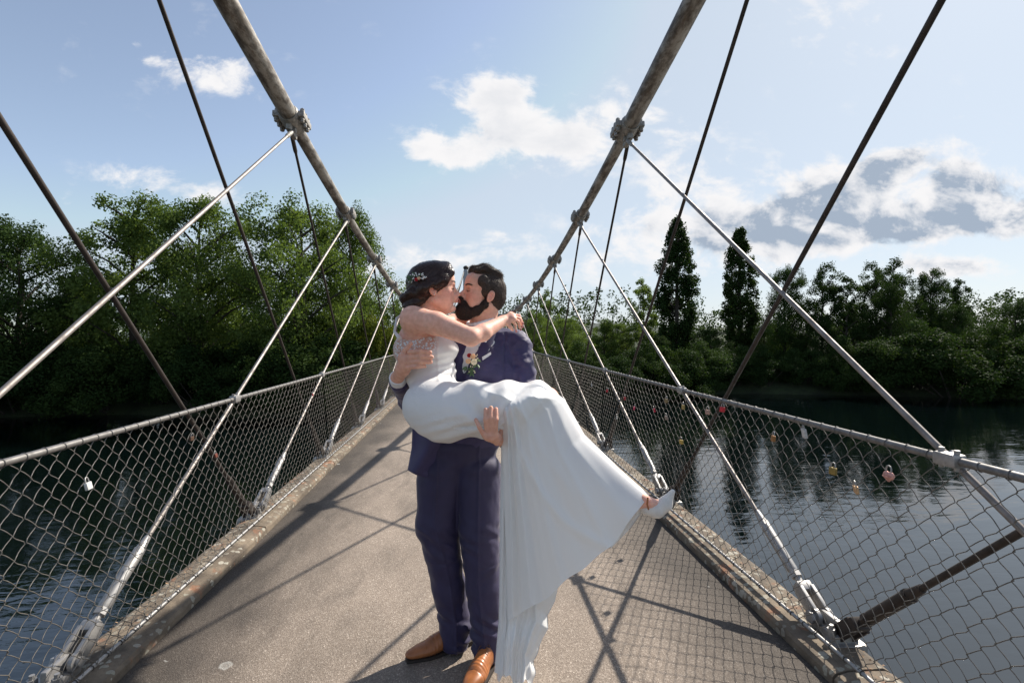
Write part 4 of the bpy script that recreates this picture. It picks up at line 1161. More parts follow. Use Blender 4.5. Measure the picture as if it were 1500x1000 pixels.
# his left arm (to the right in view): under her thighs, hand up on her near side
eL = at(768, 600, 2.36); wL = at(740, 648, 2.06)
B.chain([at(760, 507, 2.45), eL], [.038, .036], .02); B.chain([eL, wL], [.038, .027], .02)
def finger(pts, r0, r1, k=.0035): B.chain(pts, np.linspace(r0, r1, len(pts)), k)
YB = 1.925
pal = at(721, 643, YB - .004)
B.cap(wL, at(724, 641, YB + .025), .022, .021, .012)
B.cap(at(713.5, 638, YB), at(726, 638, YB + .004), .0165, .0165, .012); B.cap(at(717, 640, YB + .004), at(726, 641, YB + .02), .017, .018, .012)
for tip, mid, base, r in (((711.5, 599.5), (711.5, 614), (714.5, 636), .0098), ((719, 597), (719, 612), (720, 635), .0102), ((726.6, 599), (726.5, 614), (725.8, 636), .0100), ((697, 614.5), (701.5, 624), (709.5, 639), .0088)):
    finger([at(*base, YB), at(*mid, YB - .012), at(*tip, YB + .008)], r * 1.08, r * .86)
B.chain([at(728, 648, YB + .03), at(732, 636, YB + .05), at(734, 624, YB + .06)], [.013, .011, .009], .006)
# his right arm: behind her back, hand on her ribs
wR = at(582, 554, 2.27); eR = at(600, 585, 2.50)
B.chain([at(652, 507, 2.48), eR], [.038, .036], .02); B.chain([eR, wR], [.038, .028], .02)
B.chain([wR, at(590, 540, 2.185), at(597, 528, 2.155)], [.028, .030, .026], .015, flat=((.35, 1, .1), .75))
B.cap(at(590, 524, 2.17), at(594, 538, 2.165), .022, .022, .012)
YR = 2.135
for base, mid, tip, r in (((600.5, 516), (615, 514.6), (630, 516), .0106), ((601, 523.5), (616, 522.4), (632.5, 523), .0108), ((600, 531), (615, 529.5), (631, 530), .0104), ((597, 538), (610, 537), (622.5, 536.5), .0094)):
    finger([at(*base, YR + .010), at(*mid, YR - .012), at(*tip, YR + .002)], r * 1.1, r * .85)
B.chain([at(588, 527, 2.17), at(593, 514, 2.165), at(602, 503, 2.165)], [.014, .012, .0088], .006)
P, Fc = B.mesh('body', 1)
P = displace(P, Fc, .0006 * fbm(P, 90, 2, 5))
me = mesh_np('body', P, Fc)
col = paint_face(P, GH, (.76, .44, .33), (.54, .22, .19), (.80, .31, .24), True)
f_, s_, u_ = GH.local(P)
hand = (P[:, 2] < at(700, 500, 2.2).z); col[hand] *= np.array([.98, .95, .93])
# knuckle and fingertip warmth
paint(me, col); link('body', me, PM['skin_m'], groom)
brow_and_lashes(P, GH, True, PM['beard'], PM['lash'], groom)
def nails(lst, parent, mat, w=.0062, h=.0075):
    for p, d in lst:
        mb = MB(); mb.ball(p, (w, .0022, h), d, 8, 6); mb.build('fingernail', mat, parent)

# hair: cap, swept top, sideburns
HB_ = Body(np.array(GH.o) - .16, np.array(GH.o) + .17, .0034)
E = HB_.ell; hr = GH.rot
E(hp(-.012, 0, .030), (.0965, .0755, .086), hr, .008)
E(hp(-.05, 0, -.01), (.063, .070, .063), hr, .02)
# pushed-up quiff along the top
HB_.chain([hp(.078, -.01, .108), hp(.02, -.012, .124), hp(-.055, -.01, .108)], [.019, .024, .024], .02)
HB_.chain([hp(.074, .026, .102), hp(.02, .032, .120), hp(-.04, .036, .110)], [.013, .018, .018], .018)
HB_.chain([hp(.078, -.035, .096), hp(.02, -.04, .118), hp(-.04, -.04, .108)], [.013, .018, .018], .018)
# cut the face and neck free
E(hp(.119, 0, .010), (.062, .115, .070), hr, .008, True)
E(hp(.090, 0, -.075), (.072, .12, .10), hr, .01, True)
E(hp(.018, 0, -.115), (.09, .13, .075), hr, .01, True)
for sd in (-1, 1): E(hp(-.010, sd * .09, -.008), (.021, .022, .035), hr, .005, True)
E(hp(-.07, 0, -.125), (.10, .12, .055), hr, .01, True)
for sd in (-1, 1):
    E(hp(.040, sd * .0635, .058), (.027, .012, .030), hr, .010); E(hp(.020, sd * .070, .025), (.018, .009, .034), hr, .010)
P, Fc = HB_.mesh('hair', 1); N0 = vnormals(P, Fc)
f_, s_, u_ = GH.local(P)
grv = vnoise(np.stack([s_ * 260, u_ * 60, f_ * 30], 1), 1, 3)
top = np.clip((u_ - .075) / .03, 0, 1)
P = P + N0 * ((.0012 + .0022 * top) * grv)[:, None]
hair = link('hair', mesh_np('hair', P, Fc), PM['hair_m'], groom)
Fv, Uv, Sv = np.array(GH.f), np.array(GH.u), np.array(GH.s)
def gflow(A):
    f, s, u = GH.local(A); t = np.clip((u - .08) / .03, 0, 1)[:, None]
    return t * (-Fv * .9 + Uv * .35) + (1 - t) * (-Uv * .7 - Fv * .7)
msk = (u_ > -.08) & ((f_ < .035) | (u_ > .10))
hair_ribbons('hair_strands', P[msk], N0[msk], gflow, 5200, .009, .0006, PM['hair_m'], hair, 4, .16, .18)
tp = (u_ > .10)
hair_ribbons('hair_strands', P[tp], N0[tp], gflow, 900, .016, .0007, PM['hair_m'], hair, 5, .35, .2)
# beard
BB = Body(np.array(hp(.05, 0, -.08)) - .13, np.array(hp(.05, 0, -.08)) + .13, .0032); E = BB.ell
E(hp(.072, 0, -.096), (.046, .046, .042), hr, .01); E(hp(.080, 0, -.112), (.034, .036, .032), hr, .02)
for sd in (-1, 1):
    BB.chain([hp(-.002, sd * .0655, -.020), hp(.006, sd * .064, -.052), hp(.036, sd * .050, -.088), hp(.068, sd * .022, -.108)], [.0115, .0165, .0225, .027], .012)
    BB.chain([hp(.100, sd * .022, -.066), hp(.112, sd * .012, -.0475), hp(.113, 0, -.045)], [.0085, .0085, .0075], .008)
    BB.chain([hp(.098, sd * .026, -.064), hp(.088, sd * .030, -.088)], [.009, .014], .012)
E(hp(.122, 0, -.060), (.024, .0165, .0090), hr, .006, True)
P, Fc = BB.mesh('beard', 1); N0 = vnormals(P, Fc); f_, s_, u_ = GH.local(P)
P = P + N0 * (.0022 * vnoise(np.stack([f_ * 200, s_ * 200, u_ * 70], 1), 1, 9))[:, None]
beard = link('beard', mesh_np('beard', P, Fc), PM['beard'], groom)
hair_ribbons('beard_hairs', P, N0, lambda A: -Uv * .85 + Fv * .25 + A * 0, 5200, .009, .0005, PM['beard'], beard, 14, .25, .25)
# shirt: chest and standing collar
SB = Body((-.30, 2.2, .98), (.34, 2.66, 1.60), .0045)
SB.ell(at(703, 545, 2.455), (.150, .117, .20), None, .03)
P0 = at(706, 475, 2.45)
SB.chain([at(702, 497, 2.445), at(706, 493, 2.47)], [.058, .07], .03)
cn = []
for k in range(25):
    a = math.pi * 2 * k / 24; q = Vector((math.cos(a) * .071, math.sin(a) * .071, 0)); q.z = .024 + .014 * math.sin(a) + .020 * math.cos(a) ; cn.append(P0 + q)
for k in range(24):
    SB.cap(cn[k], cn[k + 1], .0055, .0055, .004); SB.cap(cn[k] + Vector((0, 0, -.018)), cn[k + 1] + Vector((0, 0, -.018)), .0075, .0075, .006)
SB.chain([at(703, 478, 2.385), at(694, 497, 2.335)], [.012, .007], .006, flat=((0, 1, .3), .5)); SB.chain([at(712, 478, 2.385), at(711, 500, 2.33)], [.013, .007], .006, flat=((0, 1, .3), .5))
P, Fc = SB.mesh('shirt', 1); P = displace(P, Fc, .0015 * fbm(P, 22, 2, 8))
shirt = link('shirt', mesh_np('shirt', P, Fc), PM['shirt'], groom)

# jacket
JB = Body((-.52, 1.90, .72), (.46, 2.70, 1.60), .005)
JB.ell(at(704, 552, 2.455), (.205, .130, .20), None, .03); JB.ell(at(692, 612, 2.45), (.178, .128, .18), None, .05)
JB.chain([at(655, 503, 2.48), at(706, 494, 2.485), at(757, 500, 2.46)], [.058, .064, .060], .035)
JB.ell(at(676, 652, 2.465), (.170, .120, .10), None, .05)
JB.chain([at(761, 507, 2.455), at(766, 545, 2.42), eL], [.062, .058, .054], .018); JB.chain([eL, at(744, 642, 2.12)], [.054, .043], .02)
JB.chain([at(650, 507, 2.49), eR], [.060, .054], .03); JB.chain([eR, at(585, 560, 2.315)], [.052, .042], .02)
# skirt of the jacket swinging open at his right hip
JB.ell(at(640, 716, 2.44), (.32, .3, .16), None, .006, True); JB.ell(at(700, 745, 2.44), (.32, .3, .20), None, .006, True)
# the V where the shirt shows
v0, v1, v2 = at(700, 484, 2.365), at(687, 510, 2.345), at(674, 548, 2.325)
JB.chain([v0, v1, v2], [.046, .034, .026], .005, sub=True); JB.cap(at(709, 459, 2.45), at(707, 472, 2.43), .071, .062, .008, True)
P, Fc = JB.mesh('jacket', 1)
N0 = vnormals(P, Fc)
arm = np.clip((P[:, 0] - at(742, 500, 2.4).x) / .03, 0, 1)
w = .0055 * fbm(P * np.array([1, 1, 2.2]), 11, 3, 4) + .0015 * fbm(P, 40, 2, 6)
q = P - np.array(at(770, 540, 2.42)); w = w + arm * .0075 * np.sin(q[:, 2] * 62 + q[:, 0] * 50 + 2 * vnoise(P, 9, 2)) * np.clip(vnoise(P, 7, 5) + .5, 0, 1)
# sleeve seam
sx_ = at(739, 520, 2.4).x + .06 * (P[:, 2] - at(739, 520, 2.4).z); w = w - .006 * np.exp(-((P[:, 0] - sx_) / .005) ** 2) * (P[:, 2] > at(739, 560, 2.4).z) * (P[:, 1] < 2.42)
P = P + N0 * w[:, None]
jacket = link('jacket', mesh_np('jacket', P, Fc), PM['suit'], groom)
def front_y(px, py, PP, lo=2.2, tol=.012):
    """depth of the front of a garment at a place"""
    c = at(px, py, 2.34); m = (np.abs(PP[:, 0] - c.x) < tol) & (np.abs(PP[:, 2] - c.z) < tol)
    return float(PP[m, 1].min()) if m.any() else 2.34
JP = P
def on_front(px, py, out=.004): return at(px, py, front_y(px, py, JP) - out)
def ribbon(name, left, right, th, mat, parent, n=8):
    """thin folded panel between two edges"""
    V = []; F = []; m = len(left)
    for i in range(m):
        a, b = Vector(left[i]), Vector(right[i])
        for j in range(n + 1): t = j / n; V.append(a.lerp(b, t) + Vector((0, -th * math.sin(math.pi * t) ** .6, 0)))
        for j in range(n + 1): t = j / n; V.append(a.lerp(b, t) + Vector((0, th * .9, 0)))
    w_ = n + 1
    for i in range(m - 1):
        for j in range(n):
            a = i * 2 * w_ + j; b = a + 2 * w_; F.append((a, a + 1, b + 1, b)); F.append((a + w_, b + w_, b + w_ + 1, a + w_ + 1))
        for j in (0, n): a = i * 2 * w_ + j; b = a + 2 * w_; F.append((a, b, b + w_, a + w_))
    me = bpy.data.meshes.new(name); me.from_pydata([tuple(v) for v in V], [], F); me.update(); me.polygons.foreach_set('use_smooth', np.ones(len(me.polygons), bool)); me.set_sharp_from_angle(angle=R(50))
    return link(name, me, mat, parent)
Lp = [(716, 486), (705, 502), (696, 520), (685, 545), (674, 566)]; Rp = [(727, 487), (722, 503), (714, 515), (699, 540), (680, 568)]
ribbon('lapel', [on_front(*q, .001) for q in Lp], [on_front(*q, .001) for q in Rp], .004, PM['suit'], jacket)
# the open front of the jacket swinging at his right hip
pl, pr = [(604, 628), (603, 655), (600, 672), (597, 688)], [(655, 628), (648, 655), (637, 680), (626, 698)]
V = []; F = []; n_ = 14
for i in range(13):
    t = i / 12 * 3; a_ = [np.interp(t, range(4), [q[k] for q in pl]) for k in (0, 1)]; b_ = [np.interp(t, range(4), [q[k] for q in pr]) for k in (0, 1)]
    for lay in (0, 1):
        for j in range(n_ + 1):
            s_ = j / n_; Yf = 2.40 - .075 * math.sin(math.pi * (.12 + .62 * s_)) + .014 * math.sin(s_ * 7 + i * .25) + lay * .006 + .004 * (s_ - 1) * (i - 6)
            V.append(tuple(at(a_[0] + (b_[0] - a_[0]) * s_, a_[1] + (b_[1] - a_[1]) * s_ + 3 * math.sin(math.pi * s_) * (i / 12), Yf)))
w_ = n_ + 1
for i in range(12):
    for j in range(n_):
        a = i * 2 * w_ + j; b = a + 2 * w_; F += [(a, a + 1, b + 1, b), (a + w_, b + w_, b + w_ + 1, a + w_ + 1)]
    for j in (0, n_): a = i * 2 * w_ + j; b = a + 2 * w_; F.append((a, b, b + w_, a + w_))
a = 12 * 2 * w_
for j in range(n_): F.append((a + j, a + j + 1, a + w_ + j + 1, a + w_ + j))
link('jacket_skirt', mesh_np('jacket_skirt', V, F), PM['suit'], jacket)
# pocket square
a, b, c, d = on_front(706, 523, .006), on_front(719, 515.5, .006), on_front(719.5, 519, .006), on_front(707, 527.5, .006)
ribbon('pocket_square', [a, b], [d, c], .003, PM['shirt'], jacket)
# shirt cuffs
for nm, a, b, r in (('cuff', at(584.5, 561, 2.315), at(581.5, 552, 2.262), .037),):
    mb = MB(); mb.tube([a, a.lerp(b, .25), a.lerp(b, .95), b], [r * .9, r, r * .96, r * .85], 18); mb.build(nm, PM['shirt'], shirt)
# boutonniere on the lapel
bt = MB(); c0 = on_front(690, 530, .014); bt.tube([c0 + Vector((0, .004, 0)), on_front(690, 548, .008)], .0025, 6)
bout = bt.build('boutonniere', PM['green'], jacket)
def kid(o, par): o.parent = par; o.location = Vector(groom.location) * 0; return o
petals('rose', on_front(693, 522, .020), .0125, PM['peach'], bout, 1)
petals('rose', on_front(687.5, 520.5, .022), .0105, PM['red'], bout, 2)
petals('rose', on_front(686, 529, .022), .0125, PM['peach'], bout, 3)
petals('rose', on_front(694.5, 530, .024), .0145, PM['cream'], bout, 4)
for k, (px, py) in enumerate([(689, 537), (694, 539), (698, 524), (684, 535), (692, 543), (699, 532)]):
    s__ = sprig('leaf_sprig', on_front(px, py, .012), (random.uniform(-.5, .5), -.3, -1), 9, .022, PM['green'], bout, k, .7)
pf = puffs('gypsophila', [on_front(px + random.uniform(-3, 3), py + random.uniform(-3, 3), .02) for px, py in [(688, 538), (692, 540), (696, 536), (687, 543), (694, 545), (698, 522), (700, 527)] * 2], .0026, PM['cream'], bout)

# trousers
TB = Body((-.36, 2.12, .02), (.24, 2.66, 1.10), .005)
TB.ell(at(675, 655, 2.45), (.182, .118, .11), None, .03)
TB.chain([at(646, 690, 2.45), at(640, 765, 2.43), at(657, 860, 2.425), at(668, 915, 2.42), at(668, 936, 2.415)], [.116, .097, .076, .070, .071], .03, flat=((.1, 1, 0), 1.04))
TB.chain([at(700, 690, 2.44), at(702, 770, 2.39), at(708, 860, 2.345), at(712, 925, 2.315), at(713, 952, 2.305)], [.112, .099, .080, .068, .067], .012)
TB.ell(at(668, 985, 2.40), (.13, .16, .062), None, .004, True); TB.ell(at(714, 1005, 2.29), (.13, .16, .066), None, .004, True)
TB.ell(at(675, 592, 2.45), (.30, .3, .105), None, .006, True)
P, Fc = TB.mesh('trousers', 1); N0 = vnormals(P, Fc)
z = P[:, 2]; knee = np.exp(-((z - .52) / .12) ** 2); ank = np.exp(-((z - .13) / .10) ** 2); hipz = np.exp(-((z - .92) / .1) ** 2)
zz = z + .6 * (P[:, 0] - P[:, 0].mean()) * np.sign(vnoise(P * 0 + np.array([0, 0, 1]) * np.floor(z * 9)[:, None], 1, 2)) + .02 * vnoise(P, 14, 3)
w = .0045 * fbm(P * np.array([1, 1, .6]), 12, 3, 11)
w += (knee * .0035 + ank * .010) * np.sin(zz * 95 + 2.2 * vnoise(P, 8, 7)) * np.clip(.6 + vnoise(P, 10, 8), 0, 1) + hipz * .004 * np.sin(zz * 60 + P[:, 0] * 40)
# pressed crease down each leg
for pts in ([at(640, 690, 2.3), at(636, 765, 2.3), at(658, 860, 2.3), at(668, 930, 2.3)], [at(702, 690, 2.3), at(700, 770, 2.3), at(700, 860, 2.25), at(710, 950, 2.2)]):
    xz = np.interp(z, [p.z for p in pts][::-1], [p.x for p in pts][::-1]); w += .0060 * np.exp(-((P[:, 0] - xz) / .006) ** 2) * (P[:, 1] < 2.42)
P = P + N0 * w[:, None]
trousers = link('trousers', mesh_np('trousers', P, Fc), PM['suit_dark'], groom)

# shoes
def mans_shoe(heel, toe, z0=0.006):
    heel, toe = Vector((*heel, 0)), Vector((*toe, 0)); d = (toe - heel); Ln = d.length; d.normalize(); s = Vector((-d.y, d.x, 0))
    def q(a, b, c): return heel + d * (a * Ln) + s * b + Vector((0, 0, c + z0))
    S = Body(np.minimum(np.array(heel), np.array(toe)) - np.array([.08, .08, .02]), np.maximum(np.array(heel), np.array(toe)) + np.array([.08, .08, .17]), .0038)
    rt = np.array(Matrix((d, s, Vector((0, 0, 1)))).transposed())
    S.ell(q(.16, 0, .042), (.055, .036, .045), rt, .02); S.ell(q(.42, 0, .044), (.10, .037, .042), rt, .02); S.ell(q(.68, .002, .032), (.075, .046, .030), rt, .02)
    S.ell(q(.88, 0, .027), (.05, .032, .021), rt, .02)
    S.chain([q(.20, 0, .075), q(.22, 0, .12)], [.037, .035], .02); S.cap(q(.34, 0, .07), q(.60, 0, .045), .030, .030, .02)
    S.ell(q(.5, 0, -.055), (.25, .12, .06), rt, .003, True)
    P, Fc = S.mesh('shoe', 1); N1 = vnormals(P, Fc)
    l = (P - np.array(heel)) @ np.array(d) / Ln
    w = -.0022 * np.exp(-((l - .74) / .006) ** 2) * (P[:, 2] > .02) + .0012 * np.sin(l * 120) * np.exp(-((l - .62) / .07) ** 2) * (P[:, 2] > .045)
    P = P + N1 * w[:, None]
    root = link('shoe', mesh_np('shoe', P, Fc), PM['shoe'], groom)
    n = 28; V = []; F = []
    for i in range(n + 1):
        t = i / n; a = -.02 + 1.04 * t; wd = .039 * (math.sin(math.pi * min(1, .16 + t * .80)) ** .5) * (1.0 + .22 * math.exp(-((t - .68) / .16) ** 2)) + .002
        for b in (-1, 1):
            for c in (0.0, .013 + (.006 if t < .28 else 0)): V.append(q(a, b * wd, c - z0 + .002))
    for i in range(n):
        o = i * 4
        for j, k in ((0, 1), (1, 3), (3, 2), (2, 0)): F.append((o + j, o + k, o + 4 + k, o + 4 + j))
    F.append((0, 2, 3, 1)); e = n * 4; F.append((e, e + 1, e + 3, e + 2))
    me = bpy.data.meshes.new('sole'); me.from_pydata([tuple(v) for v in V], [], F); me.update(); link('sole', me, PM['sole'], root, (0, 0, 0))
    mb = MB()
    for k in range(4):
        a = .36 + .055 * k; zc = .103 - .012 * k
        mb.tube([q(a, -.017, zc - .008), q(a + .012, 0, zc), q(a + .02, .017, zc - .008)], .0016, 6)
        mb.tube([q(a + .02, -.017, zc - .008), q(a + .012, 0, zc + .001), q(a, .017, zc - .008)], .0016, 6)
    for b in (-1, 1): mb.tube([q(.37, 0, .106), q(.40, b * .018, .108), q(.44, b * .026, .088)], .0016, 6); mb.tube([q(.37, 0, .106), q(.35, b * .02, .112), q(.38, b * .03, .098)], .0016, 6)
    link('shoelace', mb.mesh('shoelace'), PM['lace_'], root, (0, 0, 0))
h1 = at(694, 944, 2.45); 
mans_shoe((.012, 2.475), (-.285, 2.345)); mans_shoe((.115, 2.345), (-.015, 2.085))
# ================================================================== BRIDE
bride = empty('person', (-.16, 2.2, .95)); tag(bride, 'dark-haired woman in a long white lace-topped gown, carried in the man\'s arms', 'person')
BHd = HeadFrame(at(635.5, 424.5, 2.33), (.985, .10, .09), (-.10, 0, 1), (0, -1, 0), .935)
B = Body((-.42, 1.86, .60), (.92, 2.66, 1.86), .0042)
face(B, BHd, False)
bp = BHd.p
B.chain([bp(-.030, 0, -.05), at(623, 462, 2.34), at(617, 478, 2.34)], [.048, .046, .056], .02)
# shoulders, back, chest
B.chain([at(607, 474, 2.235), at(618, 476, 2.33), at(645, 478, 2.44)], [.052, .052, .045], .04)
B.ell(at(620, 508, 2.32), (.125, .105, .12), None, .04); B.ell(at(643, 510, 2.26), (.075, .06, .05), None, .03)
B.ell(at(628, 545, 2.30), (.105, .09, .11), None, .04); B.ell(at(636, 598, 2.20), (.125, .12, .11), None, .05)
# near arm over his chest to his shoulder
el = at(690, 494, 2.10); wr = at(736, 470, 2.255)
B.chain([at(605, 467, 2.215), at(640, 474, 2.16), el], [.058, .047, .0375], .02)
B.chain([el, at(707, 487, 2.145), wr], [.037, .036, .0235], .012)
B.chain([wr, at(749, 464.5, 2.275)], [.0235, .024], .012, flat=((.15, -.6, .8), .75)); B.cap(at(748, 461, 2.30), at(752, 468, 2.255), .0155, .0155, .012)
for base, mid, tip, r in (((753, 461), (760.5, 462.5), (765, 472), .0075), ((754, 464), (761.5, 467), (764.5, 476.5), .0078), ((753, 467), (759.5, 471), (761.5, 480.5), .0075), ((751, 470), (755, 476), (755.5, 483), .0066)):
    dy = {461: .035, 464: .018, 467: 0, 470: -.016}[base[1]]
    B.chain([at(*base, 2.275 + dy), at(*mid, 2.285 + dy), at(*tip, 2.285 + dy)], [r * 1.1, r, r * .8], .003)
B.chain([at(742, 470, 2.25), at(747, 478, 2.25), at(751, 483, 2.262)], [.0105, .009, .0075], .005)
# far arm round his neck
B.chain([at(643, 480, 2.44), at(664, 470, 2.54), at(690, 470, 2.53), at(706, 468, 2.545)], [.045, .033, .027, .022], .015)
# legs inside the gown, foot
kn = at(792, 600, 2.06)
B.chain([at(645, 606, 2.14), kn], [.095, .06], .03); B.chain([at(645, 600, 2.26), at(800, 586, 2.18)], [.09, .06], .03)
ank = at(941, 732, 1.955)
B.chain([kn, at(846, 662, 2.03), at(903, 713, 1.985), ank], [.050, .044, .030, .023], .02)
heel = at(944, 738, 1.95)
B.chain([ank, at(950, 737, 1.95), at(964, 741, 1.945), at(976, 734, 1.94)], [.025, .025, .022, .015], .012)
B.cap(ank, at(945, 742, 1.955), .025, .022, .012)
P, Fc = B.mesh('body', 1)
me = mesh_np('body', P, Fc); BP = P; col = paint_face(P, BHd, (.82, .48, .37), (.64, .25, .22), (.86, .35, .28), False)
paint(me, col); link('body', me, PM['skin_w'], bride)
for p, d in ((at(765.2, 473.5, 2.29), 0), (at(764.7, 478, 2.29), 0), (at(761.8, 482, 2.278), 0), (at(755.7, 484.5, 2.262), 0)):
    mb = MB(); mb.ball(p + Vector((.002, -.004, -.001)), (.0048, .0035, .0070), None, 8, 6); mb.build('fingernail', PM['nail'], bride)
mb = MB(); c = at(757.5, 469, 2.286)
for k in range(16):
    a, b = 6.283 * k / 16, 6.283 * (k + 1) / 16
    mb.tube([c + Vector((.002 * math.cos(a), .0092 * math.cos(a), .0092 * math.sin(a))), c + Vector((.002 * math.cos(b), .0092 * math.cos(b), .0092 * math.sin(b)))], .0013, 5)
mb.build('ring', PM['gold'], bride)

# hair: side-swept cap over the ear and a low bun
HR = Body(np.array(BHd.o) - .19, np.array(BHd.o) + .17, .0034); E = HR.ell; hr = BHd.rot; k_ = BHd.k
def rr_(*v): return tuple(q * k_ for q in v)
E(bp(-.018, 0, .040), rr_(.112, .086, .098), hr, .01)
E(bp(.030, -.0, .072), rr_(.074, .076, .062), hr, .03)
E(bp(-.055, 0, .0), rr_(.070, .078, .072), hr, .02)
# sweep of hair over the forehead and temple on the near side
HR.chain([bp(.070, .010, .108), bp(.076, .046, .070), bp(.044, .072, .034), bp(.0, .082, .018), bp(-.045, .078, .002), bp(-.085, .055, -.022)], [.018 * k_, .022 * k_, .022 * k_, .021 * k_, .024 * k_, .024 * k_], .022)
HR.chain([bp(.070, -.010, .108), bp(.074, -.05, .066), bp(.03, -.075, .03), bp(-.04, -.078, .0)], [.018 * k_, .018 * k_, .018 * k_, .02 * k_], .022)
# bun: three coils
E(bp(-.105, .012, -.045), rr_(.046, .054, .042), hr, .014)
HR.chain([bp(-.075, .062, -.030), bp(-.110, .060, -.012), bp(-.142, .030, -.030), bp(-.140, .020, -.065)], [.018, .021, .021, .016], .010)
HR.chain([bp(-.060, .058, -.052), bp(-.095, .062, -.062), bp(-.130, .040, -.072), bp(-.112, 0, -.085)], [.015, .019, .018, .015], .010)
E(bp(.118, 0, -.010), rr_(.056, .12, .074), hr, .012, True)
E(bp(.070, 0, -.075), rr_(.080, .12, .082), hr, .012, True)
E(bp(-.012, .094, -.020), rr_(.019, .020, .026), hr, .006, True)
P, Fc = HR.mesh('hair', 1); N0 = vnormals(P, Fc); f_, s_, u_ = BHd.local(P)
# strands run from the parting down and back
dist = np.sqrt((f_ - .09) ** 2 + (u_ - .10) ** 2); ang = np.arctan2(f_ - .10, u_ - .16)
bun = np.clip((-.070 - f_) / .02, 0, 1) * (u_ < 0)
strand = vnoise(np.stack([ang * 42, s_ * 14, dist * 8], 1), 1, 6) * (1 - bun) + vnoise(np.stack([(u_ * 3 + s_ * 2) * 60 + 6 * np.sin(f_ * 60), f_ * 18, s_ * 30], 1), 1, 8) * bun
P = P + N0 * (.0014 * strand)[:, None]
bhair = link('hair', mesh_np('hair', P, Fc), PM['hair_w'], bride)
Fv2, Uv2, Sv2 = np.array(BHd.f), np.array(BHd.u), np.array(BHd.s)
def bflow(A):
    f, s, u = BHd.local(A); d = np.stack([-(u - .16), np.zeros_like(f), (f - .10)], 1); d /= np.linalg.norm(d, axis=1)[:, None] + 1e-6
    d = np.where(d[:, :1] > 0, -d, d)
    return d[:, :1] * Fv2 + d[:, 2:] * Uv2
hair_ribbons('hair_strands', P, N0, bflow, 1500, .022, .0005, PM['hair_w'], bhair, 24, .0, .04)
brow_and_lashes(BP, BHd, False, PM['lash'], PM['lash'], bride)
# earring
mb = MB(); mb.ball(bp(-.004, .088, -.030), .0028, None, 8, 6); mb.build('earring', PM['fitting'] if 'fitting' in PM else PM['white'], bride)
# flowers pinned in the hair
def on_hair(px, py, out=.006):
    c = at(px, py, 2.25); m = (np.abs(P[:, 0] - c.x) < .006) & (np.abs(P[:, 2] - c.z) < .006)
    return at(px, py, (float(P[m, 1].min()) if m.any() else 2.27) - out)
for k, (px, py) in enumerate([(610, 409.5), (613.5, 407.5)]): petals('rose', on_hair(px, py, .008), .0075 if k else .0085, PM['red' if k == 0 else 'peach'], bhair, 20 + k)
puffs('gypsophila', [on_hair(px + random.uniform(-2.4, 2.4), py + random.uniform(-2.4, 2.4), random.uniform(.004, .014)) for px, py in [(603, 404), (607, 402), (611, 404), (615, 402.5), (619, 401), (621, 405), (618, 408.5), (623.5, 407), (606, 409), (601, 412), (620, 403)] * 4], .0028, PM['white'], bhair)
for k, (px, py) in enumerate([(600, 410), (602, 406), (604, 412), (608, 404), (616, 405)]): sprig('leaf_sprig', on_hair(px, py, .004), (-.7, -.2, -.2 + .2 * k), 8, .016, PM['green'], bhair, 60 + k, .9)

# ------------------------------------------------------------------ gown: bodice, hips and lap
D = Body((-.46, 1.84, .88), (.55, 2.52, 1.50), .0045)
D.ell(at(620, 512, 2.315), (.134, .113, .105), None, .03); D.ell(at(645, 512, 2.25), (.080, .066, .054), None, .03)
D.ell(at(630, 545, 2.29), (.116, .10, .10), None, .04)
D.ell(at(637, 594, 2.175), (.136, .150, .122), None, .05); D.ell(at(655, 608, 2.13), (.12, .12, .110), None, .05)
D.chain([at(660, 603, 2.10), at(720, 599, 2.06), at(786, 590, 2.08)], [.118, .108, .085], .03); D.chain([at(650, 598, 2.25), at(785, 586, 2.18)], [.105, .085], .04)
# neckline and armhole
D.ell(at(600, 468, 2.22), (.10, .12, .085), None, .012, True); D.ell(at(640, 472, 2.30), (.16, .2, .062), None, .012, True)
D.ell(at(586, 482, 2.20), (.035, .08, .05), None, .01, True)
P, Fc = D.mesh('gown', 1); N0 = vnormals(P, Fc)
cx_ = lambda px, py=600, Y=2.1: at(px, py, Y).x
px_ = 684 + (P[:, 0] / P[:, 1]) * 743 * 1.0 + 3; py_ = 489 - (P[:, 2] - 1.5) / P[:, 1] * 743
w = .0010 * fbm(P, 30, 2, 5)
# drag folds on the lap, radiating from the hand that lifts the knees
hx, hy = 728.0, 625.0; an = np.arctan2(py_ - hy, px_ - hx); rd = np.hypot(px_ - hx, py_ - hy)
fold = np.sin(an * 8.5 + .9 * vnoise(P, 7, 2)) * np.exp(-((rd - 55) / 45) ** 2)
lap = np.clip((px_ - 660) / 30, 0, 1)
rg = lambda a: (1 - np.abs(np.sin(a))) ** 1.7
w += lap * .0085 * rg(px_ * .034 - py_ * .07 + .9 * vnoise(P, 5, 21)) * np.exp(-((py_ - 582) / 26) ** 2) + .0050 * rg(py_ * .055 + px_ * .018 + .8 * vnoise(P, 6, 22)) * np.exp(-((py_ - 625) / 20) ** 2) * (px_ > 612)
w += lap * (.0085 * fold + .0055 * np.sin((px_ * .11 + py_ * .16) + 2.2 * vnoise(P, 6, 9)) * np.exp(-((py_ - 578) / 22) ** 2))
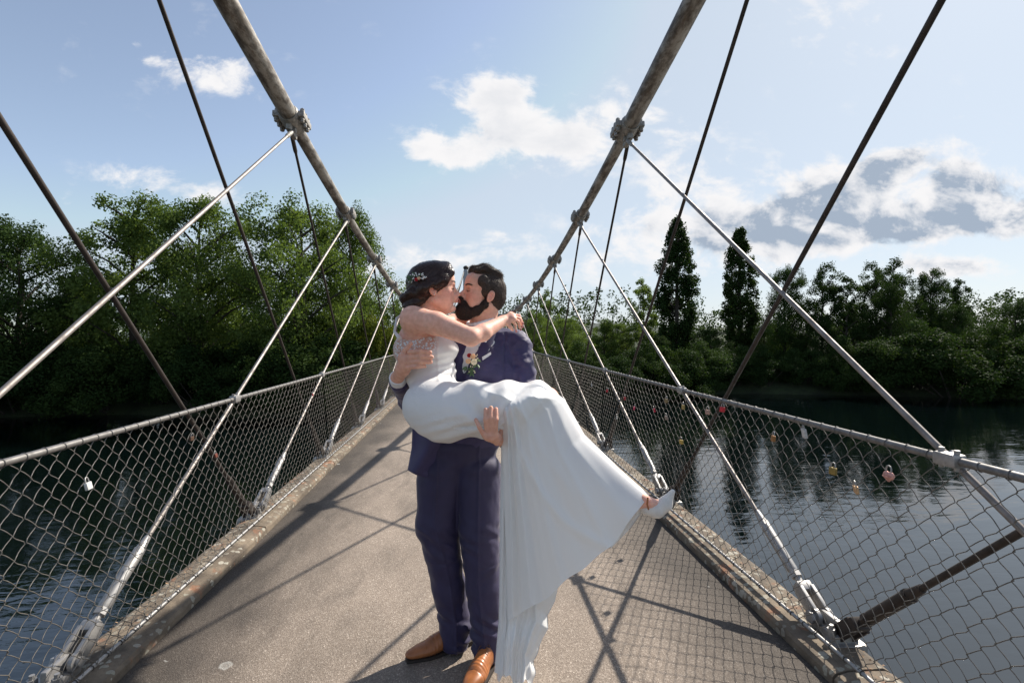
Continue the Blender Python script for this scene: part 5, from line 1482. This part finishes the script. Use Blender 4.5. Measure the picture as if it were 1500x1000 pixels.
# horizontal creases under the seat, at waist and bust
w += .0030 * np.sin(py_ * .42 + px_ * .10 + 1.5 * vnoise(P, 10, 3)) * np.exp(-((px_ - 665) / 45) ** 2) * np.exp(-((py_ - 628) / 22) ** 2)
w += .0028 * np.sin(py_ * .62 + px_ * .12) * np.exp(-((py_ - 535) / 22) ** 2) * np.clip((px_ - 630) / 20, 0, 1)
w += .003 * np.exp(-((px_ - 645 - (py_ - 530) * .05) / 2.0) ** 2) * (py_ < 556)
P = P + N0 * w[:, None]
gown = link('gown', mesh_np('gown', P, Fc), PM['dress'], bride)
lace = np.clip((514 - py_ + (640 - px_) * .25 * (px_ < 640)) / 7, 0, 1) * np.clip((648 - px_) / 10, 0, 1)
emb = np.clip(1 - np.abs(np.hypot((px_ - 690) / 1.1, (py_ - 545)) - 78) / 26, 0, 1) * (px_ < 690) * (py_ > 560) + np.clip(1 - np.abs(px_ - 645) / 12, 0, 1) * (py_ < 556) * .6
vcol(gown.data, 'lace', np.stack([lace, np.clip(emb, 0, 1), lace * 0], 1))
# thin straps over the shoulders and back
mb = MB(); mb.tube([at(586, 496, 2.22), at(578, 486, 2.26), at(581, 466, 2.34), at(596, 455, 2.37)], [.010, .006, .005, .005], 8); mb.build('strap', PM['dress'], gown)
vcol(bpy.data.objects['strap'].data, 'lace', np.array([.3, .6, 0]))

# ------------------------------------------------------------------ gown: the falling skirt
def cloth_shell(name, L_, Rr, n_t, n_s, depth_f, depth_b, fold, mat, parent, hem=None, prof=.55):
    """a closed, hem-open sleeve of cloth between a left and a right edge.
    L_, Rr: edge points (px, py, Y) down the length; depth_f/b(t): bulge to the front and to the back"""
    def interp(A, t):
        A = np.array(A, float); k = np.linspace(0, 1, len(A)); return [np.interp(t, k, A[:, i]) for i in range(3)]
    V = []; 
    ring = 2 * n_s
    for i in range(n_t + 1):
        t = i / n_t; l = interp(L_, t); r = interp(Rr, t)
        for j in range(ring):
            front = j < n_s; s_ = (j / n_s) if front else (2 - j / n_s)
            px, py, Y = [l[q] + (r[q] - l[q]) * s_ for q in range(3)]
            if hem: px, py = hem(t, s_, px, py, front)
            b = math.sin(math.pi * min(max(s_, 0.0), 1)) ** prof
            Y = Y - depth_f(t, s_) * b if front else Y + depth_b(t, s_) * b
            dy = fold(t, s_, front); V.append(at(px, py, Y + dy * (.25 + .75 * b)))
    F = []
    for i in range(n_t):
        for j in range(ring):
            j2 = (j + 1) % ring; F.append((i * ring + j, (i + 1) * ring + j, (i + 1) * ring + j2, i * ring + j2))
    me = mesh_np(name, np.array([tuple(v) for v in V]), np.array(F)); vcol(me, 'lace', np.array([0, 0, 0]))
    o = link(name, me, mat, parent)
    return o
def fold_main(t, s, front):
    # long soft pleats near the hand, a smooth panel, and drag lines over the knee
    g = t ** .6; a = 0
    for (c, wd, amp) in ((.03, .018, .032), (.085, .024, -.030), (.15, .024, .026), (.22, .03, -.016), (.34, .035, .014), (.52, .06, -.009), (.68, .03, .007), (.84, .04, .006)):
        cc = c + .14 * (1 - t) ** 1.5 * (1 - c)
        a -= amp * g * math.exp(-((s - cc) / wd) ** 2)
    k = math.exp(-((t - .10) / .13) ** 2)
    a -= .012 * (1 - abs(math.sin(1.6 * s + 8.5 * t + .6))) ** 2.2 * k
    a -= .009 * (1 - abs(math.sin(4.2 * s - 9.0 * t + 1.1))) ** 2.5 * math.exp(-((t - .14) / .10) ** 2)
    a -= .006 * (1 - abs(math.sin(3.0 * s + 4.2 * t + 2.2))) ** 3 * (1 - t)
    # a long diagonal drag line from the hand to the middle of the hem, and shallow waves at the hem
    a -= .012 * (1 - t * .4) * math.exp(-((s - .12 - .55 * t ** 1.4) / .035) ** 2) * min(1, t * 5)
    a -= .008 * math.exp(-((s - .30 - .50 * t) / .05) ** 2) * (1 - t)
    a += .007 * math.sin(17 * s + 2) * max(0, (t - .7) / .3) ** 1.5
    a += .0025 * math.sin(9 * s + 5 * t + 2 * math.sin(4 * t))
    return a if front else -a * .6
def hem_main(t, s, px, py, front):
    # the hem dips a little between its ends, and lies further in at the back
    b = math.sin(math.pi * s); k = max(0, (t - .4) / .6)
    py += b * 15 * k + (3.5 * math.sin(s * 11) + 2.0 * math.sin(s * 27 + 1)) * k ** 3; px += b * 10 * k
    # the top contour sags between knee and foot
    return px, py
Ledge = [(729, 596, 2.03), (733, 640, 2.03), (737, 720, 2.02), (741, 820, 2.02), (743, 906, 2.02)]
Redge = [(786, 557, 2.16), (815, 578, 2.14), (846, 628, 2.09), (900, 682, 2.02), (951, 722, 1.97)]
def rf(t, s): return .108 - .012 * t + .022 * math.exp(-((t - .1) / .11) ** 2) - .07 * math.exp(-(t / .035) ** 2)
def rb(t, s): return .10 + .02 * t
Redge_h = [(792, 556, 2.10), (828, 586, 2.09), (856, 636, 2.06), (907, 686, 2.01), (951, 727, 1.97)]
sk = cloth_shell('skirt', Ledge, Redge_h, 90, 120, rf, rb, fold_main, PM['dress'], gown, hem_main, .38)
# under layer and train hanging below the overskirt
def fold_train(t, s, front):
    cas = .006 * (1 - abs(math.sin(t * 15 - s * 4 + .5))) ** 2 * max(0, (t - .66) / .34) * min(1, s * 2.2)
    a = -cas + .020 * math.sin(s * 13 + .8) * (.35 + .65 * t) + .010 * math.sin(s * 37 + 3 * t) * t + .006 * math.sin(t * 26 + s * 5) * (t > .55)
    return a if front else -a * .5
def hem_train(t, s, px, py, front):
    k = max(0, (t - .6) / .4)
    px += (2.5 * math.sin(t * 62 + 1) * max(0, (t - .72) / .28)) * s ** 4
    py += k ** 3 * (6 * math.sin(s * 13 + 1) + 3 * math.sin(s * 29))
    return px, py
Lt = [(735, 640, 2.07), (733, 760, 2.08), (731, 880, 2.09), (728, 988, 2.08)]
Rt = [(752, 640, 2.09), (762, 671, 2.09), (772, 702, 2.09), (782, 733, 2.09), (792, 764, 2.09), (802, 795, 2.09), (812, 826, 2.09), (818, 857, 2.08), (813, 880, 2.08), (802, 901, 2.07), (803, 920, 2.06), (794, 936, 2.06), (789, 950, 2.05), (783, 966, 2.05), (783, 985, 2.05), (781, 1006, 2.05)]
cloth_shell('underskirt', Lt, Rt, 150, 110, lambda t, s: .045 + .03 * t, lambda t, s: .05, fold_train, PM['dress'], gown, hem_train)
# long vertical fold falling from the hand at the left edge
Lf = [(735, 628, 2.035), (732, 760, 2.03), (731, 900, 2.05), (724, 984, 2.06)]
Rf = [(744, 628, 2.03), (745, 760, 2.03), (745, 900, 2.05), (742, 992, 2.05)]
cloth_shell('hanging_fold', Lf, Rf, 60, 26, lambda t, s: .020 + .012 * t, lambda t, s: .03, lambda t, s, f: .006 * math.sin(s * 9 + t * 5), PM['dress'], gown)
# lining flap showing at the foot
Lg = [(905, 745, 1.99), (898, 778, 1.99), (894, 804, 1.99)]; Rg = [(949, 722, 1.97), (946, 742, 1.97), (925, 772, 1.975)]
cloth_shell('lining_flap', Lg, Rg, 20, 26, lambda t, s: -.012, lambda t, s: .06, lambda t, s, f: .004 * math.sin(s * 12 + t * 4), PM['lining'], gown)

# ------------------------------------------------------------------ pump
S = Body(at(975, 760, 1.95) - Vector((.20, .10, .10)), at(965, 690, 1.95) + Vector((.12, .10, .10)), .0032)
S.chain([at(948, 744, 1.95), at(962, 746, 1.945), at(974, 738, 1.94), at(985, 720, 1.935)], [.027, .030, .026, .009], .012, flat=((0, 1, 0), .9))
S.ell(at(954, 729, 1.945), (.034, .06, .021), np.array(Matrix.Rotation(R(-8), 3, 'Y')), .006, True)
S.ell(at(966, 728, 1.925), (.013, .05, .013), None, .004, True)
P, Fc = S.mesh('shoe', 1); P = displace(P, Fc, np.full(len(P), .0015))
pump = link('shoe', mesh_np('shoe', P, Fc), PM['pump'], bride)
mb = MB(); mb.tube([at(946, 752, 1.95), at(938, 768, 1.95)], [.010, .0055], 8); 
mb = MB(); mb.tube([at(949, 728, 1.915), at(948, 738, 1.912), at(950, 746, 1.915)], .0035, 6); mb.build('ankle_strap', PM['shoe'], pump)

# ------------------------------------------------------------------ love locks on the fences
LOCKS = [
 (1, 1039, 601, 'steel', 'big dull pinkish lock below the top rail where the dark rod passes', (.42, .27, .22)),
 (1, 1061, 597, 'steel', 'bright red square lock just under the right rail', (.55, .02, .03)),
 (1, 931, 596, 'steel', 'pink-red lock, left one of the close pair mid-fence', (.75, .08, .16)),
 (1, 960, 599, 'steel', 'deep red lock, right one of the close pair mid-fence', (.55, .02, .06)),
 (1, 917, 582, 'steel', 'small dark red lock further along the right fence', (.40, .02, .03)),
 (1, 891, 571, 'steel', 'tiny red lock, farthest red one on the right fence', (.55, .04, .05)),
 (1, 978, 585, 'brass', 'small dull brass lock left of the second bright rod', (.28, .20, .10)),
 (1, 1003, 594, 'brass', 'brass lock tucked behind the second bright rod', (.45, .33, .12)),
 (1, 978, 610, 'steel', 'small grey-brown lock in the middle of the fence', (.30, .24, .20)),
 (1, 1000, 645, 'brass', 'yellow brass lock hanging low in the right fence', (.50, .36, .10)),
 (1, 1136, 639, 'brass', 'orange-brown lock left of the silver one', (.35, .17, .06)),
 (1, 1181, 631, 'steel', 'long silver lock hanging from the right top rail', (.55, .55, .55)),
 (1, 1224, 686, 'brass', 'dark brass lock between the silver and copper ones', (.30, .21, .06)),
 (1, 1257, 713, 'brass', 'square golden copper lock in the near right fence', (.62, .40, .22)),
 (1, 1306, 692, 'round', 'pink heart-shaped lock in the near right fence', (.70, .38, .32)),
 (1, 868, 563, 'steel', 'small silver lock far along the right fence', (.5, .5, .5)),
 (1, 905, 610, 'steel', 'small pale lock low in the far right fence', (.55, .55, .52)),
 (1, 791, 553, 'steel', 'tiny green lock just right of the groom\'s sleeve', (.02, .25, .16)),
 (-1, 124, 708, 'steel', 'silver square lock alone in the near left fence', (.62, .62, .60)),
 (-1, 313, 665, 'brass', 'reddish-brown lock on the second left panel', (.20, .06, .04)),
 (-1, 278, 640, 'brass', 'small narrow brown lock left of the bright rod', (.15, .09, .06)),
 (-1, 456, 577, 'steel', 'small dark red lock in the third left panel', (.42, .05, .05)),
]
lm = {}
for sgn, px, py, kind, lab, colr in LOCKS:
    lo_, hi_ = .4, 40.0                       # where the sight line meets the mesh
    for _ in range(50):
        mid = (lo_ + hi_) / 2; p = at(px, py, mid); s_ = (p.z - ZL) / (ZR - ZL); xw = XL + (XR - XL) * s_
        if abs(p.x) > xw: hi_ = mid
        else: lo_ = mid
    p = at(px, py, lo_); root = empty('padlock', p); root.scale = (.72,) * 3 if (sgn < 0 and px > 200) else (.9,) * 3; tag(root, lab, 'padlock', None)
    root.rotation_euler = (R(random.uniform(-14, 14)), 0, R(90 + random.uniform(-25, 25)) if sgn > 0 else R(-90 + random.uniform(-25, 25)))
    root.location.x += -sgn * .012
    m = m_metal('lock_metal', colr, .4, .45 if kind != 'steel' else .15, .3, 90)
    z0 = -.012
    if kind == 'round':
        mb = MB(); mb.ball((-.010, 0, z0), (.017, .009, .018)); mb.ball((.010, 0, z0), (.017, .009, .018)); mb.tube([(0, 0, z0 - .002), (0, 0, z0 - .026)], [.022, .004], 12)
    else:
        mb = MB(); mb.box((0, 0, z0), (.040 if kind == 'steel' else .038, .015, .036 if px != 1181 else .052), None, .004)
    o = mb.mesh('lock_body'); link('lock_body', o, m, root, (0, 0, 0))
    sh = MB(); sh.tube([(-.012, 0, z0 + .014), (-.012, 0, z0 + .030), (-.0085, 0, z0 + .039), (0, 0, z0 + .043), (.0085, 0, z0 + .039), (.012, 0, z0 + .030), (.012, 0, z0 + .014)], .0032, 8)
    link('shackle', sh.mesh('shackle'), MT['fitting'], root, (0, 0, 0))
